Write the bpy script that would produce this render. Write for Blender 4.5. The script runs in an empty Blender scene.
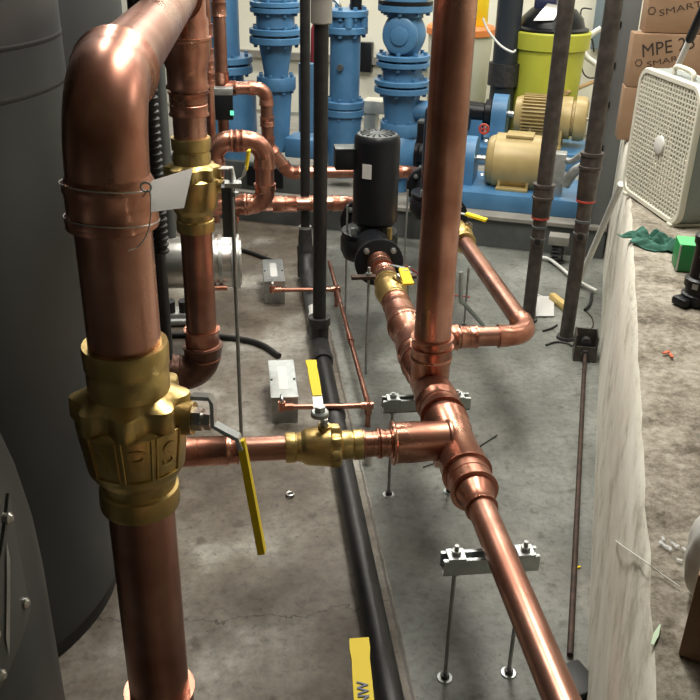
import bpy, bmesh, math, random
from mathutils import Vector, Matrix, noise
random.seed(7)
S = bpy.context.scene
COL = S.collection

# ------------------------------------------------------------------ camera
EYE = Vector((0, 0, 1.7)); FPX = 880.0
_up = -Vector((-43.0, -1800.0, -FPX)).normalized()
_v = -((235.0 - 350) * _up.x - FPX * _up.z) / _up.y
_yd = Vector((235.0 - 350, _v, -FPX)).normalized()
_xd = _yd.cross(_up)
RM = Matrix((_xd, _yd, _up))            # camera axes -> world axes
cd = bpy.data.cameras.new('camera'); cam = bpy.data.objects.new('camera', cd); COL.objects.link(cam)
cd.sensor_width = 36; cd.lens = 36 * FPX / 700; cd.clip_start = 0.05
cam.matrix_world = Matrix.Translation(EYE) @ RM.to_4x4()
S.camera = cam

# ------------------------------------------------------------------ world, light, exposure
w = bpy.data.worlds.new('world'); S.world = w; w.use_nodes = True
w.node_tree.nodes['Background'].inputs[0].default_value = (1, .97, .9, 1)
w.node_tree.nodes['Background'].inputs[1].default_value = 0.08
S.view_settings.view_transform = 'Standard'; S.view_settings.look = 'None'
S.view_settings.gamma = 1; S.view_settings.use_curve_mapping = False
S.view_settings.exposure = 0.0
def ceiling_lamp(x, y, z, sx, sy, watt, rz=0, col=(1, .965, .88)):
    l = bpy.data.lights.new('ceiling_light', 'AREA'); l.shape = 'RECTANGLE'; l.size = sx; l.size_y = sy
    l.energy = watt; l.color = col
    o = bpy.data.objects.new('ceiling_light', l); COL.objects.link(o); o.location = (x, y, z); o.rotation_euler = (0, 0, rz)
KA = math.radians(-22)
ceiling_lamp(.80, 2.9, 3.2, .22, 1.8, 98, KA)
ceiling_lamp(-.45, 3.6, 3.2, .25, 1.8, 34, 0)
ceiling_lamp(1.1, 4.9, 3.2, .25, 1.8, 58, KA + math.pi/2)
ceiling_lamp(3.1, 6.3, 3.2, .25, 2.4, 75, KA + math.pi/2)
ceiling_lamp(.2, 7.6, 3.2, .25, 2.2, 80, KA + math.pi/2)
ceiling_lamp(2.9, 3.2, 3.2, .25, 2.0, 34, KA)

# ------------------------------------------------------------------ frames
UU = Vector((math.sin(math.radians(22)), math.cos(math.radians(22)), 0)); VV = Vector((UU.y, -UU.x, 0))
def K(u, v, z=0.0): return UU*u + VV*v + Vector((0, 0, z))
def ray(px, py): return RM @ Vector((px-350, 350-py, -FPX))
def at_z(px, py, z): d = ray(px, py); return EYE + d*((z-EYE.z)/d.z)
def at_x(px, py, x): d = ray(px, py); return EYE + d*(x/d.x)
def at_y(px, py, y): d = ray(px, py); return EYE + d*(y/d.y)
def at_u(px, py, u): d = ray(px, py); return EYE + d*(u/d.dot(UU))
def at_v(px, py, v): d = ray(px, py); return EYE + d*(v/d.dot(VV))
X, Y, Z = Vector((1, 0, 0)), Vector((0, 1, 0)), Vector((0, 0, 1))

# ------------------------------------------------------------------ materials
def mat(name, col, rough=.5, metal=0.0, col2=None, scale=8.0, lo=.4, hi=.6, bump=0.0, bscale=60., spec=None, emit=None, alpha=None, rvar=0.0):
    m = bpy.data.materials.new(name); m.use_nodes = True; nt = m.node_tree; b = nt.nodes['Principled BSDF']
    b.inputs['Base Color'].default_value = (*col, 1); b.inputs['Roughness'].default_value = rough; b.inputs['Metallic'].default_value = metal
    tc = nt.nodes.new('ShaderNodeTexCoord')
    if col2:
        n = nt.nodes.new('ShaderNodeTexNoise'); n.inputs['Scale'].default_value = scale; n.inputs['Detail'].default_value = 6
        nt.links.new(tc.outputs['Object'], n.inputs['Vector'])
        r = nt.nodes.new('ShaderNodeValToRGB'); r.color_ramp.elements[0].position = lo; r.color_ramp.elements[1].position = hi
        r.color_ramp.elements[0].color = (*col, 1); r.color_ramp.elements[1].color = (*col2, 1)
        nt.links.new(n.outputs['Fac'], r.inputs['Fac']); nt.links.new(r.outputs['Color'], b.inputs['Base Color'])
        if rvar:
            mr = nt.nodes.new('ShaderNodeMapRange'); mr.inputs['From Min'].default_value = .3; mr.inputs['From Max'].default_value = .7
            mr.inputs['To Min'].default_value = rough-rvar; mr.inputs['To Max'].default_value = rough+rvar
            nt.links.new(n.outputs['Fac'], mr.inputs['Value']); nt.links.new(mr.outputs['Result'], b.inputs['Roughness'])
    if bump:
        n2 = nt.nodes.new('ShaderNodeTexNoise'); n2.inputs['Scale'].default_value = bscale; n2.inputs['Detail'].default_value = 5
        nt.links.new(tc.outputs['Object'], n2.inputs['Vector'])
        bp = nt.nodes.new('ShaderNodeBump'); bp.inputs['Strength'].default_value = bump; bp.inputs['Distance'].default_value = .004
        nt.links.new(n2.outputs['Fac'], bp.inputs['Height']); nt.links.new(bp.outputs['Normal'], b.inputs['Normal'])
    if alpha is not None: b.inputs['Alpha'].default_value = alpha
    return m
COPPER = mat('copper', (.60, .325, .245), .32, .95, (.34, .155, .108), 6, .38, .64, .05, 40, rvar=.08)
COPPERF = mat('copper_fitting', (.60, .30, .212), .31, .95, (.36, .145, .098), 14, .35, .70, .05, 50, rvar=.08)
BRASS = mat('brass', (.64, .475, .19), .34, .92, (.49, .355, .135), 14, .3, .7, .12, 160)
BLACKIRON = mat('black_iron', (.010, .010, .011), .40, .1, (.020, .020, .020), 30, .3, .7, .12, 90)
BLACKFIT = mat('black_fitting', (.022, .022, .024), .48, .2, (.05, .048, .046), 40, .4, .7, .2, 120)
GREYPIPE = mat('grey_steel_pipe', (.060, .050, .045), .42, .5, (.11, .095, .085), 25, .35, .7, .15, 90)
ZINC = mat('zinc_steel', (.50, .53, .52), .36, .85, (.40, .43, .42), 40, .3, .7)
GALV = mat('galvanised', (.42, .43, .42), .45, .7, (.30, .31, .30), 25, .35, .65)
STEEL = mat('stainless', (.62, .61, .58), .28, .95, (.50, .49, .46), 8, .3, .7)
BRIGHTZ = mat('bright_zinc', (.78, .80, .80), .28, .8)
YELLOW = mat('yellow_vinyl', (.80, .60, .02), .55)
YELLOW.node_tree.nodes['Principled BSDF'].inputs['Specular IOR Level'].default_value = .25
TANK = mat('tank_grey_paint', (.022, .026, .028), .45, .1, (.030, .034, .036), 5, .3, .7, .05, 30)
TANK2 = mat('dark_tank_paint', (.012, .013, .015), .5)
MIDGREY = mat('grey_paint', (.075, .085, .085), .4, .2, (.095, .105, .105), 8)
BLUE = mat('blue_enamel', (.070, .195, .36), .42, 0, (.05, .15, .29), 7, .4, .65, .08, 70)
GOLD = mat('tan_enamel', (.42, .32, .14), .42, .1, (.36, .27, .115), 9, .4, .65)
BLACKP = mat('black_enamel', (.007, .008, .010), .36)
BLACKP.node_tree.nodes['Principled BSDF'].inputs['Specular IOR Level'].default_value = .3
RUBBER = mat('black_rubber', (.012, .012, .012), .55)
RED = mat('red_paint', (.45, .05, .03), .5)
WHITEP = mat('white_plastic', (.72, .72, .68), .45)
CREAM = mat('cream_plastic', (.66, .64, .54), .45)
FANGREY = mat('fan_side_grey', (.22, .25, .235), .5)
PAPER = mat('white_card', (.62, .60, .56), .7)
LABEL = mat('white_label', (.62, .62, .60), .6)
CARD = mat('cardboard', (.29, .18, .105), .8, 0, (.25, .15, .085), 6, .4, .6)
INK = mat('dark_ink', (.05, .028, .018), .8)
INKBLK = mat('black_marker', (.03, .02, .015), .8)
YDRUM = mat('yellow_green_plastic', (.48, .49, .05), .45, 0, (.42, .43, .045), 4)
DRUMW = mat('offwhite_plastic', (.60, .60, .50), .5)
ORANGE = mat('orange_plastic', (.70, .22, .06), .5)
GREEN = mat('green_cardboard', (.012, .20, .05), .5)
LGREEN = mat('light_green_card', (.12, .55, .20), .5)
CLOTH = mat('green_cloth', (.022, .10, .07), .85, 0, (.04, .145, .105), 25)
DARKHOLE = mat('dark_hole', (.004, .004, .004), .8)
BROWNROD = mat('rusty_steel', (.07, .040, .026), .65, .3, (.035, .022, .018), 30)
CINK = mat('brown_iron', (.10, .045, .03), .42, .5, (.15, .07, .045), 20)
SIGNBLUE = mat('navy_lettering', (.03, .05, .12), .5)
CLEAR = mat('clear_film', (.85, .87, .88), .25, alpha=.45)
WALL = mat('cream_wall_paint', (.80, .79, .68), .7, 0, (.74, .72, .60), 2.5)
CEIL = mat('pale_ceiling', (.55, .54, .51), .8)
WALLD = mat('grey_wall_paint', (.10, .10, .10), .7)
PADTOP = mat('pad_concrete', (.26, .25, .22), .75, 0, (.20, .19, .17), 12, .35, .65, .2, 50)
PADFACE = mat('pad_grey_paint', (.085, .09, .09), .6, 0, (.065, .07, .07), 8)

def floor_material():
    m = bpy.data.materials.new('floor_concrete'); m.use_nodes = True; nt = m.node_tree; b = nt.nodes['Principled BSDF']; L = nt.links.new
    tc = nt.nodes.new('ShaderNodeTexCoord'); sp = nt.nodes.new('ShaderNodeSeparateXYZ'); L(tc.outputs['Object'], sp.inputs[0])
    def nz(scale, detail=6, rough=.6):
        n = nt.nodes.new('ShaderNodeTexNoise'); n.inputs['Scale'].default_value = scale; n.inputs['Detail'].default_value = detail; n.inputs['Roughness'].default_value = rough
        L(tc.outputs['Object'], n.inputs['Vector']); return n.outputs['Fac']
    def ramp(fac, stops):
        r = nt.nodes.new('ShaderNodeValToRGB'); e = r.color_ramp.elements
        e[0].position, e[0].color = stops[0][0], (*stops[0][1], 1); e[1].position, e[1].color = stops[-1][0], (*stops[-1][1], 1)
        for p, c in stops[1:-1]: k = e.new(p); k.color = (*c, 1)
        L(fac, r.inputs['Fac']); return r.outputs['Color']
    def mth(op, a, b_=None, c=None):
        n = nt.nodes.new('ShaderNodeMath'); n.operation = op
        for i, q in enumerate((a, b_, c)):
            if q is None: continue
            if isinstance(q, (int, float)): n.inputs[i].default_value = q
            else: L(q, n.inputs[i])
        return n.outputs[0]
    def mix(f, a, c, mode='MIX'):
        n = nt.nodes.new('ShaderNodeMix'); n.data_type = 'RGBA'; n.blend_type = mode
        if isinstance(f, (int, float)): n.inputs['Factor'].default_value = f
        else: L(f, n.inputs['Factor'])
        for s, q in (('A', a), ('B', c)):
            i = [k for k in n.inputs if k.name == s and k.type == 'RGBA'][0]
            if isinstance(q, tuple): i.default_value = (*q, 1)
            else: L(q, i)
        return [k for k in n.outputs if k.type == 'RGBA'][0]
    brown = ramp(nz(2.2), [(.36, (.075, .058, .040)), (.47, (.135, .112, .086)), (.54, (.185, .165, .135)), (.64, (.34, .32, .285))])
    grey = ramp(nz(1.7), [(.36, (.08, .086, .076)), (.5, (.135, .142, .128)), (.66, (.235, .24, .22))])
    side = mth('GREATER_THAN', sp.outputs[0], mth('ADD', .372, mth('MULTIPLY', nz(9, 3), .012)))
    c = mix(side, brown, grey)
    fine = ramp(nz(38, 8, .75), [(.34, (.50, .49, .47)), (.48, (.95, .95, .95)), (.66, (1.25, 1.25, 1.22))]); c = mix(.85, c, fine, 'MULTIPLY')
    spots = ramp(nz(14, 4, .5), [(.0, (1, 1, 1)), (.62, (1, 1, 1)), (.70, (.50, .46, .42))]); c = mix(.8, c, spots, 'MULTIPLY')
    spk = ramp(nz(70, 3, .5), [(.0, (1, 1, 1)), (.68, (1, 1, 1)), (.72, (.35, .33, .30))]); c = mix(.8, c, spk, 'MULTIPLY')
    stain = ramp(nz(.9, 5, .55), [(.36, (.62, .56, .48)), (.5, (1, 1, 1)), (.66, (1.18, 1.18, 1.15))]); c = mix(.8, c, stain, 'MULTIPLY')
    # joint
    j = mth('LESS_THAN', mth('ABSOLUTE', mth('SUBTRACT', sp.outputs[0], mth('ADD', .362, mth('MULTIPLY', nz(18, 3), .016)))), .0035)
    c = mix(mth('MULTIPLY', j, .75), c, (.03, .028, .025))
    # cracks: thin dark wandering lines
    cy = mth('ADD', 1.73, mth('MULTIPLY', nz(6, 8, .6), .22))
    k = mth('LESS_THAN', mth('ABSOLUTE', mth('SUBTRACT', sp.outputs[1], cy)), .0022)
    k = mth('MULTIPLY', k, mth('LESS_THAN', sp.outputs[0], .37)); k = mth('MULTIPLY', k, mth('GREATER_THAN', sp.outputs[0], -.45))
    k2 = mth('LESS_THAN', mth('ABSOLUTE', mth('SUBTRACT', sp.outputs[1], mth('ADD', 3.0, mth('MULTIPLY', nz(3, 8, .6), .5)))), .002)
    k2 = mth('MULTIPLY', k2, mth('LESS_THAN', sp.outputs[0], .37))
    c = mix(mth('MULTIPLY', mth('MAXIMUM', k, k2), .8), c, (.03, .026, .022))
    L(c, b.inputs['Base Color'])
    rr = nt.nodes.new('ShaderNodeMapRange'); rr.inputs['To Min'].default_value = .38; rr.inputs['To Max'].default_value = .72
    L(nz(5), rr.inputs['Value']); L(rr.outputs[0], b.inputs['Roughness'])
    bp = nt.nodes.new('ShaderNodeBump'); bp.inputs['Strength'].default_value = .25; bp.inputs['Distance'].default_value = .004; L(nz(55, 8, .7), bp.inputs['Height']); L(bp.outputs[0], b.inputs['Normal'])
    return m
FLOOR = floor_material()
def rough_concrete(name, a, b_, c_, strength=.8, s1=5, s2=28, stretch=None):
    m = bpy.data.materials.new(name); m.use_nodes = True; nt = m.node_tree; b = nt.nodes['Principled BSDF']; L = nt.links.new
    tc = nt.nodes.new('ShaderNodeTexCoord'); src = tc.outputs['Object']
    if stretch:
        mp = nt.nodes.new('ShaderNodeMapping'); mp.inputs['Rotation'].default_value = (0, 0, math.radians(22)); L(src, mp.inputs[0])
        mp2 = nt.nodes.new('ShaderNodeMapping'); mp2.inputs['Scale'].default_value = stretch; L(mp.outputs[0], mp2.inputs[0]); src = mp2.outputs[0]
    n1 = nt.nodes.new('ShaderNodeTexNoise'); n1.inputs['Scale'].default_value = s1; n1.inputs['Detail'].default_value = 8; n1.inputs['Roughness'].default_value = .65; L(src, n1.inputs['Vector'])
    n2 = nt.nodes.new('ShaderNodeTexNoise'); n2.inputs['Scale'].default_value = s2; n2.inputs['Detail'].default_value = 8; n2.inputs['Roughness'].default_value = .75; L(src, n2.inputs['Vector'])
    ad = nt.nodes.new('ShaderNodeMath'); ad.operation = 'ADD'; L(n1.outputs['Fac'], ad.inputs[0]); L(n2.outputs['Fac'], ad.inputs[1])
    hf = nt.nodes.new('ShaderNodeMath'); hf.operation = 'MULTIPLY'; hf.inputs[1].default_value = .5; L(ad.outputs[0], hf.inputs[0])
    r = nt.nodes.new('ShaderNodeValToRGB'); e = r.color_ramp.elements; e[0].position = .40; e[0].color = (*a, 1); e[1].position = .60; e[1].color = (*c_, 1); k = e.new(.49); k.color = (*b_, 1)
    L(hf.outputs[0], r.inputs['Fac']); L(r.outputs['Color'], b.inputs['Base Color']); b.inputs['Roughness'].default_value = .85
    bp = nt.nodes.new('ShaderNodeBump'); bp.inputs['Strength'].default_value = strength; bp.inputs['Distance'].default_value = .01; L(hf.outputs[0], bp.inputs['Height']); L(bp.outputs[0], b.inputs['Normal'])
    return m
LEDGE = rough_concrete('dusty_platform_concrete', (.095, .078, .055), (.235, .205, .16), (.42, .385, .32), .9, 7, 55)
KERB = rough_concrete('chalky_wall_paint', (.44, .41, .33), (.70, .675, .58), (.80, .78, .70), .25, 2.2, 9, (7, 1, 1))

# ------------------------------------------------------------------ mesh tools
def frame(d):
    d = d.normalized(); a = Z if abs(d.z) < .9 else X
    s = d.cross(a).normalized(); return s, s.cross(d).normalized()
class MB:
    def __init__(self): self.bm = bmesh.new()
    def box(self, c, s, rz=0.0, rot=None, bevel=0.0):
        c = Vector(c); R = rot if rot is not None else Matrix.Rotation(rz, 3, 'Z')
        t = bmesh.new(); bmesh.ops.create_cube(t, size=1)
        for v in t.verts: v.co = Vector((v.co.x*s[0], v.co.y*s[1], v.co.z*s[2]))
        if bevel: bmesh.ops.bevel(t, geom=list(t.edges), offset=bevel, segments=2, affect='EDGES', profile=.5)
        for v in t.verts: v.co = R @ v.co + c
        return self._merge(t)
    def _merge(self, t):
        vm = {}
        for v in t.verts: vm[v] = self.bm.verts.new(v.co)
        for f in t.faces:
            try: self.bm.faces.new([vm[v] for v in f.verts])
            except ValueError: pass
        t.free(); return self
    def sweep(self, pts, radii, seg=24, caps=True):
        pts = [Vector(p) for p in pts]; n = len(pts)
        if isinstance(radii, (int, float)): radii = [radii]*n
        tang = []
        for i in range(n):
            a = pts[max(0, i-1)]; b = pts[min(n-1, i+1)]; d = b-a
            if d.length < 1e-9: d = tang[-1] if tang else (pts[-1]-pts[0])
            tang.append(d.normalized())
        s, t = frame(tang[0]); rings = []
        for i in range(n):
            if i:
                q = tang[i-1].rotation_difference(tang[i]); s = q @ s; t = q @ t
            rings.append([self.bm.verts.new(pts[i] + (s*math.cos(2*math.pi*k/seg) + t*math.sin(2*math.pi*k/seg))*radii[i]) for k in range(seg)])
        for i in range(n-1):
            for k in range(seg):
                k2 = (k+1) % seg; self.bm.faces.new((rings[i][k], rings[i][k2], rings[i+1][k2], rings[i+1][k]))
        if caps:
            self.bm.faces.new(rings[0][::-1]); self.bm.faces.new(rings[-1])
        return self
    def lathe(self, o, d, prof, seg=32, caps=True, mod=None):
        """prof = [(distance along d, radius)]"""
        o = Vector(o); d = Vector(d).normalized(); s, t = frame(d); rings = []
        for j, (a, r) in enumerate(prof):
            ring = []
            for k in range(seg):
                th = 2*math.pi*k/seg; rr = r if mod is None else mod(j, th, r)
                ring.append(self.bm.verts.new(o + d*a + (s*math.cos(th) + t*math.sin(th))*rr))
            rings.append(ring)
        for i in range(len(rings)-1):
            for k in range(seg):
                k2 = (k+1) % seg; self.bm.faces.new((rings[i][k], rings[i][k2], rings[i+1][k2], rings[i+1][k]))
        if caps:
            self.bm.faces.new(rings[0][::-1]); self.bm.faces.new(rings[-1])
        return self
    def cyl(self, a, b, r, seg=20, r2=None):
        a = Vector(a); b = Vector(b); return self.lathe(a, b-a, [(0, r), ((b-a).length, r if r2 is None else r2)], seg)
    def hexa(self, a, b, r): return self.cyl(a, b, r, 6)
    def ringtorus(self, c, d, R, r, seg=32, s2=8):
        c = Vector(c); d = Vector(d).normalized(); s, t = frame(d); g = []
        for k in range(seg):
            th = 2*math.pi*k/seg; e = s*math.cos(th)+t*math.sin(th)
            g.append([self.bm.verts.new(c+e*(R+r*math.cos(2*math.pi*j/s2))+d*r*math.sin(2*math.pi*j/s2)) for j in range(s2)])
        for k in range(seg):
            for j in range(s2):
                self.bm.faces.new((g[k][j], g[(k+1) % seg][j], g[(k+1) % seg][(j+1) % s2], g[k][(j+1) % s2]))
        return self
    def plate(self, pts, thick, d):
        """prism from a planar outline"""
        d = Vector(d).normalized()*thick; a = [self.bm.verts.new(Vector(p)) for p in pts]; b = [self.bm.verts.new(Vector(p)+d) for p in pts]
        n = len(pts); self.bm.faces.new(a[::-1]); self.bm.faces.new(b)
        for i in range(n): self.bm.faces.new((a[i], a[(i+1) % n], b[(i+1) % n], b[i]))
        return self
    def ribbon(self, pts, wdir, width, ndir, thick):
        """bent flat bar following pts"""
        pts = [Vector(p) for p in pts]; n = len(pts); wd = Vector(wdir).normalized(); rings = []
        ws = width if isinstance(width, (list, tuple)) else [width]*n
        for i, p in enumerate(pts):
            d = (pts[min(n-1, i+1)]-pts[max(0, i-1)]).normalized(); nn = d.cross(wd).normalized()
            rings.append([self.bm.verts.new(p + wd*a*ws[i]/2 + nn*b*thick/2) for a, b in ((-1, -1), (1, -1), (1, 1), (-1, 1))])
        for i in range(n-1):
            for k in range(4): self.bm.faces.new((rings[i][k], rings[i][(k+1) % 4], rings[i+1][(k+1) % 4], rings[i+1][k]))
        self.bm.faces.new(rings[0][::-1]); self.bm.faces.new(rings[-1]); return self
    def build(self, name, m, parent=None, smooth=True):
        bmesh.ops.recalc_face_normals(self.bm, faces=list(self.bm.faces))
        me = bpy.data.meshes.new(name)
        if parent is not None:
            P = WORLD[parent.name]
            for v in self.bm.verts: v.co -= P
        self.bm.to_mesh(me); self.bm.free()
        me.materials.append(m)
        if smooth:
            for p in me.polygons: p.use_smooth = True
            me.set_sharp_from_angle(angle=math.radians(38))
        o = bpy.data.objects.new(name, me); COL.objects.link(o); o.parent = parent
        WORLD[o.name] = WORLD[parent.name] if parent is not None else Vector((0, 0, 0))
        return o
WORLD = {}
def tag(o, label=None, cat=None, group=None):
    if label: o['label'] = label
    if cat: o['category'] = cat
    if group: o['group'] = group
    return o
def thing(name, label, cat, loc, group=None):
    o = bpy.data.objects.new(name, None); COL.objects.link(o); o.location = loc; o.empty_display_size = .05
    WORLD[o.name] = Vector(loc); return tag(o, label, cat, group)
def solo(mb, name, m, label, cat, group=None, smooth=True):
    """one-mesh thing, origin moved to its base"""
    vs = [v.co for v in mb.bm.verts]; c = sum(vs, Vector())/len(vs); c.z = min(v.z for v in vs)
    for v in mb.bm.verts: v.co -= c
    o = mb.build(name, m, None, smooth); o.location = c; WORLD[o.name] = c; return tag(o, label, cat, group)
def struct(mb, name, m, smooth=False): o = mb.build(name, m, None, smooth); o['kind'] = 'structure'; return o
def text(s, size, m, M, parent=None, name='lettering', extrude=.0006, sx=1.0, bold=0.0, wrap=None):
    """flat raised lettering; M maps text plane (x right, y up, z out) to world"""
    c = bpy.data.curves.new(name, 'FONT'); c.body = s; c.size = size; c.extrude = extrude; c.offset = bold; c.align_x = 'CENTER'; c.align_y = 'CENTER'; c.resolution_u = 3
    o = bpy.data.objects.new(name, c); COL.objects.link(o); dg = bpy.context.evaluated_depsgraph_get(); dg.update()
    me = bpy.data.meshes.new_from_object(o.evaluated_get(dg)); bpy.data.objects.remove(o)
    P = WORLD[parent.name] if parent is not None else Vector()
    for v in me.vertices:
        q = Vector((v.co.x*sx, v.co.y, v.co.z))
        if wrap: q = wrap(q)
        v.co = M @ q - P
    me.materials.clear(); me.materials.append(m)
    t = bpy.data.objects.new(name, me); COL.objects.link(t); t.parent = parent; WORLD[t.name] = P; return t
def basis(o, x, y):
    x = Vector(x).normalized(); y = Vector(y); y = (y - x*y.dot(x)).normalized(); z = x.cross(y)
    return Matrix.Translation(Vector(o)) @ Matrix((x, y, z)).transposed().to_4x4()
def spline(pts, n=8):
    pts = [Vector(p) for p in pts]; P = [pts[0]*2-pts[1]] + pts + [pts[-1]*2-pts[-2]]; out = []
    for i in range(1, len(P)-2):
        a, b, c, d = P[i-1:i+3]
        for k in range(n):
            t = k/n; out.append(.5*((2*b)+(c-a)*t+(2*a-5*b+4*c-d)*t*t+(3*b-a-3*c+d)*t**3))
    out.append(pts[-1]); return out
# copper fittings -------------------------------------------------
def pipe(root, a, b, r, m=None, name='pipe'): return MB().cyl(a, b, r, 32).build(name, m or COPPER, root)
def sleeve(root, c, d, L, r, m=None, name='coupling', big=1.13, lip=1.2):
    c = Vector(c); d = Vector(d).normalized(); h = L/2; lr = r*lip; R = r*big; e = r*.09
    pr = [(-h, r*.98), (-h, lr), (-h+e, lr), (-h+2*e, R), (-e*.8, R), (-e*.4, R*.965), (e*.4, R*.965), (e*.8, R), (h-2*e, R), (h-e, lr), (h, lr), (h, r*.98)]
    return MB().lathe(c, d, pr, 32).build(name, m or COPPERF, root)
def reducer(root, a, b, r1, r2, name='reducer', m=None):
    a = Vector(a); b = Vector(b); L = (b-a).length; e = .1*r1
    pr = [(0, r1), (0, r1*1.2), (e, r1*1.2), (2*e, r1*1.12), (L*.38, r1*1.12), (L*.62, r2*1.12), (L-2*e, r2*1.12), (L-e, r2*1.2), (L, r2*1.2), (L, r2)]
    return MB().lathe(a, b-a, pr, 32).build(name, m or COPPERF, root)
def elbow(root, a, c, b, r, R, cup=.05, name='elbow', m=None):
    """bend at corner c between directions to a and b; centreline radius R; cups at both ends"""
    c = Vector(c); da = (Vector(a)-c).normalized(); db = (Vector(b)-c).normalized()
    ang = da.angle(db); tlen = R/math.tan(ang/2)
    pts, rad = [], []
    p0 = c+da*tlen; p1 = c+db*tlen
    e = r*.1; lr, cr, br = r*1.2, r*1.13, r*1.06
    pts += [p0+da*cup, p0+da*cup, p0+da*(cup-e), p0+da*(cup-2*e), p0+da*.15*cup, p0]; rad += [r*.98, lr, lr, cr, cr, br]
    ctr = c+(da+db).normalized()*(R/math.sin(ang/2)); n = 14
    v0 = p0-ctr; ax = v0.cross(p1-ctr).normalized(); tot = math.pi-ang
    for k in range(1, n):
        pts.append(ctr+Matrix.Rotation(tot*k/n, 3, ax) @ v0); rad.append(br)
    pts += [p1, p1+db*.15*cup, p1+db*(cup-2*e), p1+db*(cup-e), p1+db*cup, p1+db*cup]; rad += [br, cr, cr, lr, lr, r*.98]
    # nudge duplicate points so tangents stay defined
    mb = MB(); mb.sweep(_unstick(pts, da, db), rad, 32); mb.build(name, m or COPPERF, root)
    return p0+da*cup, p1+db*cup
def _unstick(pts, da, db):
    pts = [p.copy() for p in pts]; pts[0] += da*1e-4; pts[-1] += db*1e-4; return pts
def tee(root, c, d, L, r, bd, bl, br, name='tee', m=None):
    c = Vector(c); d = Vector(d).normalized(); h = L/2; e = r*.09; R = r*1.13; lr = r*1.2
    pr = [(-h, r*.98), (-h, lr), (-h+e, lr), (-h+2*e, R), (-h*.55, R), (-h*.48, r*1.05), (h*.48, r*1.05), (h*.55, R), (h-2*e, R), (h-e, lr), (h, lr), (h, r*.98)]
    mb = MB().lathe(c, d, pr, 32); e2 = br*.09
    mb.lathe(c, bd, [(0, br*1.05), (bl*.55, br*1.08), (bl*.62, br*1.13), (bl-2*e2, br*1.13), (bl-e2, br*1.2), (bl, br*1.2), (bl, br*.98)], 32)
    return mb.build(name, m or COPPERF, root)

# ================================================================== THE ROOM
ZT = 0.74            # top of the raised platform
UB = 8.3             # back wall
def kquad(mb, pts):
    f = [mb.bm.verts.new(K(*p)) for p in pts]; mb.bm.faces.new(f)
def kbox(u0, u1, v0, v1, z0, z1, mb=None, bevel=0.0):
    mb = mb or MB(); c = K((u0+u1)/2, (v0+v1)/2, (z0+z1)/2)
    return mb.box(c, (v1-v0, u1-u0, z1-z0), KA, bevel=bevel)
struct(kbox(-2.5, UB+.2, -5.0, 3.6, -.1, 0), 'floor', FLOOR)
struct(kbox(-2.5, UB+.2, -5.0, 3.6, 3.4, 3.5), 'ceiling', CEIL)
struct(kbox(UB, UB+.2, -5.0, 3.6, 0, 3.4), 'wall_back', WALL)
struct(kbox(-2.5, UB, -5.2, -5.0, 0, 3.4), 'wall_left', WALLD)
struct(kbox(-2.5, UB, 3.4, 3.6, 0, 3.4), 'wall_right', WALL)
struct(kbox(-2.7, -2.5, -5.2, 3.6, 0, 3.4), 'wall_front', WALLD)
# raised platform: chalky painted face, dusty concrete top with a worn arris
mb = MB(); N = 140; rows = []
for i in range(N+1):
    u = -1.5 + (UB+1.5)*i/N; jit = .005*noise.noise(Vector((u*9, 0, 0))) + .006*noise.noise(Vector((u*31, 2, 0)))
    sk = .012*noise.noise(Vector((u*3, 5, 0)))
    rows.append([mb.bm.verts.new(K(u, a, z)) for a, z in ((.18, 0), (.18+sk*.3, .25), (.18+sk*.5, .5), (.183+abs(jit)*.5, ZT-.022-abs(jit)), (.196+jit, ZT-.002))])
for i in range(N):
    for k in range(4): mb.bm.faces.new((rows[i][k], rows[i+1][k], rows[i+1][k+1], rows[i][k+1]))
struct(mb, 'trim_1', KERB, True)
mb = MB(); rows = []
vs = [.196, .24, .3, .4, .55, .75, 1.0, 1.4, 2.0, 3.4]
for i in range(N+1):
    u = -1.5 + (UB+1.5)*i/N; jit = .005*noise.noise(Vector((u*9, 0, 0))) + .006*noise.noise(Vector((u*31, 2, 0)))
    rows.append([mb.bm.verts.new(K(u, v+(jit if k == 0 else 0), ZT-(.002 if k == 0 else 0)+(0 if k == 0 else .004*noise.noise(Vector((u*6, v*6, 1)))-.002))) for k, v in enumerate(vs)])
for i in range(N):
    for k in range(len(vs)-1): mb.bm.faces.new((rows[i][k], rows[i+1][k], rows[i+1][k+1], rows[i][k+1]))
struct(mb, 'trim_2', LEDGE, True)
# housekeeping pad under the blue pumps
struct(kbox(4.94, 7.2, -3.6, .17, 0, .165), 'trim_3', PADFACE)
struct(kbox(4.92, 7.22, -3.62, .172, .165, .19, bevel=.004), 'trim_4', PADTOP)
# pipes chased along the back wall (shallow cream conduit ledge)
struct(kbox(UB-.06, UB, -3.6, -1.0, .50, .56), 'trim_5', PADTOP)

# ================================================================== TANKS AT THE LEFT
def tank(name, c, r, h, label, m, seams=(), seg=96, dome=None, base=True, cat='tank'):
    t = thing(name, label, cat, c)
    if dome: pr = [(0.0, r*.97), (.03, r)] + [(dome+(h-dome)*math.sin(a), max(r*math.cos(a), .001)) for a in [k*math.pi/2/12 for k in range(13)]]
    else: pr = [(.05, r), (h-.03, r), (h, r*.97)]
    MB().lathe(c, Z, pr, seg).build('shell', m, t)
    if base: MB().lathe(c, Z, [(0, r*.985), (.05, r*.985)], seg).build('base_ring', RUBBER, t)
    for s in seams:
        MB().lathe(Vector(c)+Z*s, Z, [(-.005, r*1.0), (-.003, r*1.002), (.003, r*1.002), (.005, r*1.0)], seg, caps=False).build('seam_band', TANK2, t)
    return t
tk = tank('storage_tank', (-.885, 2.05, 0), .5, 2.2, 'large dark grey upright storage tank with jacket seams, behind the big copper riser', TANK, seams=(1.37, 1.465))
tank('storage_tank', (-1.05, 3.55, 0), .62, 2.2, 'near-black tank standing behind the dark grey tank, left of the valve column', TANK2, cat='tank')
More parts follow.
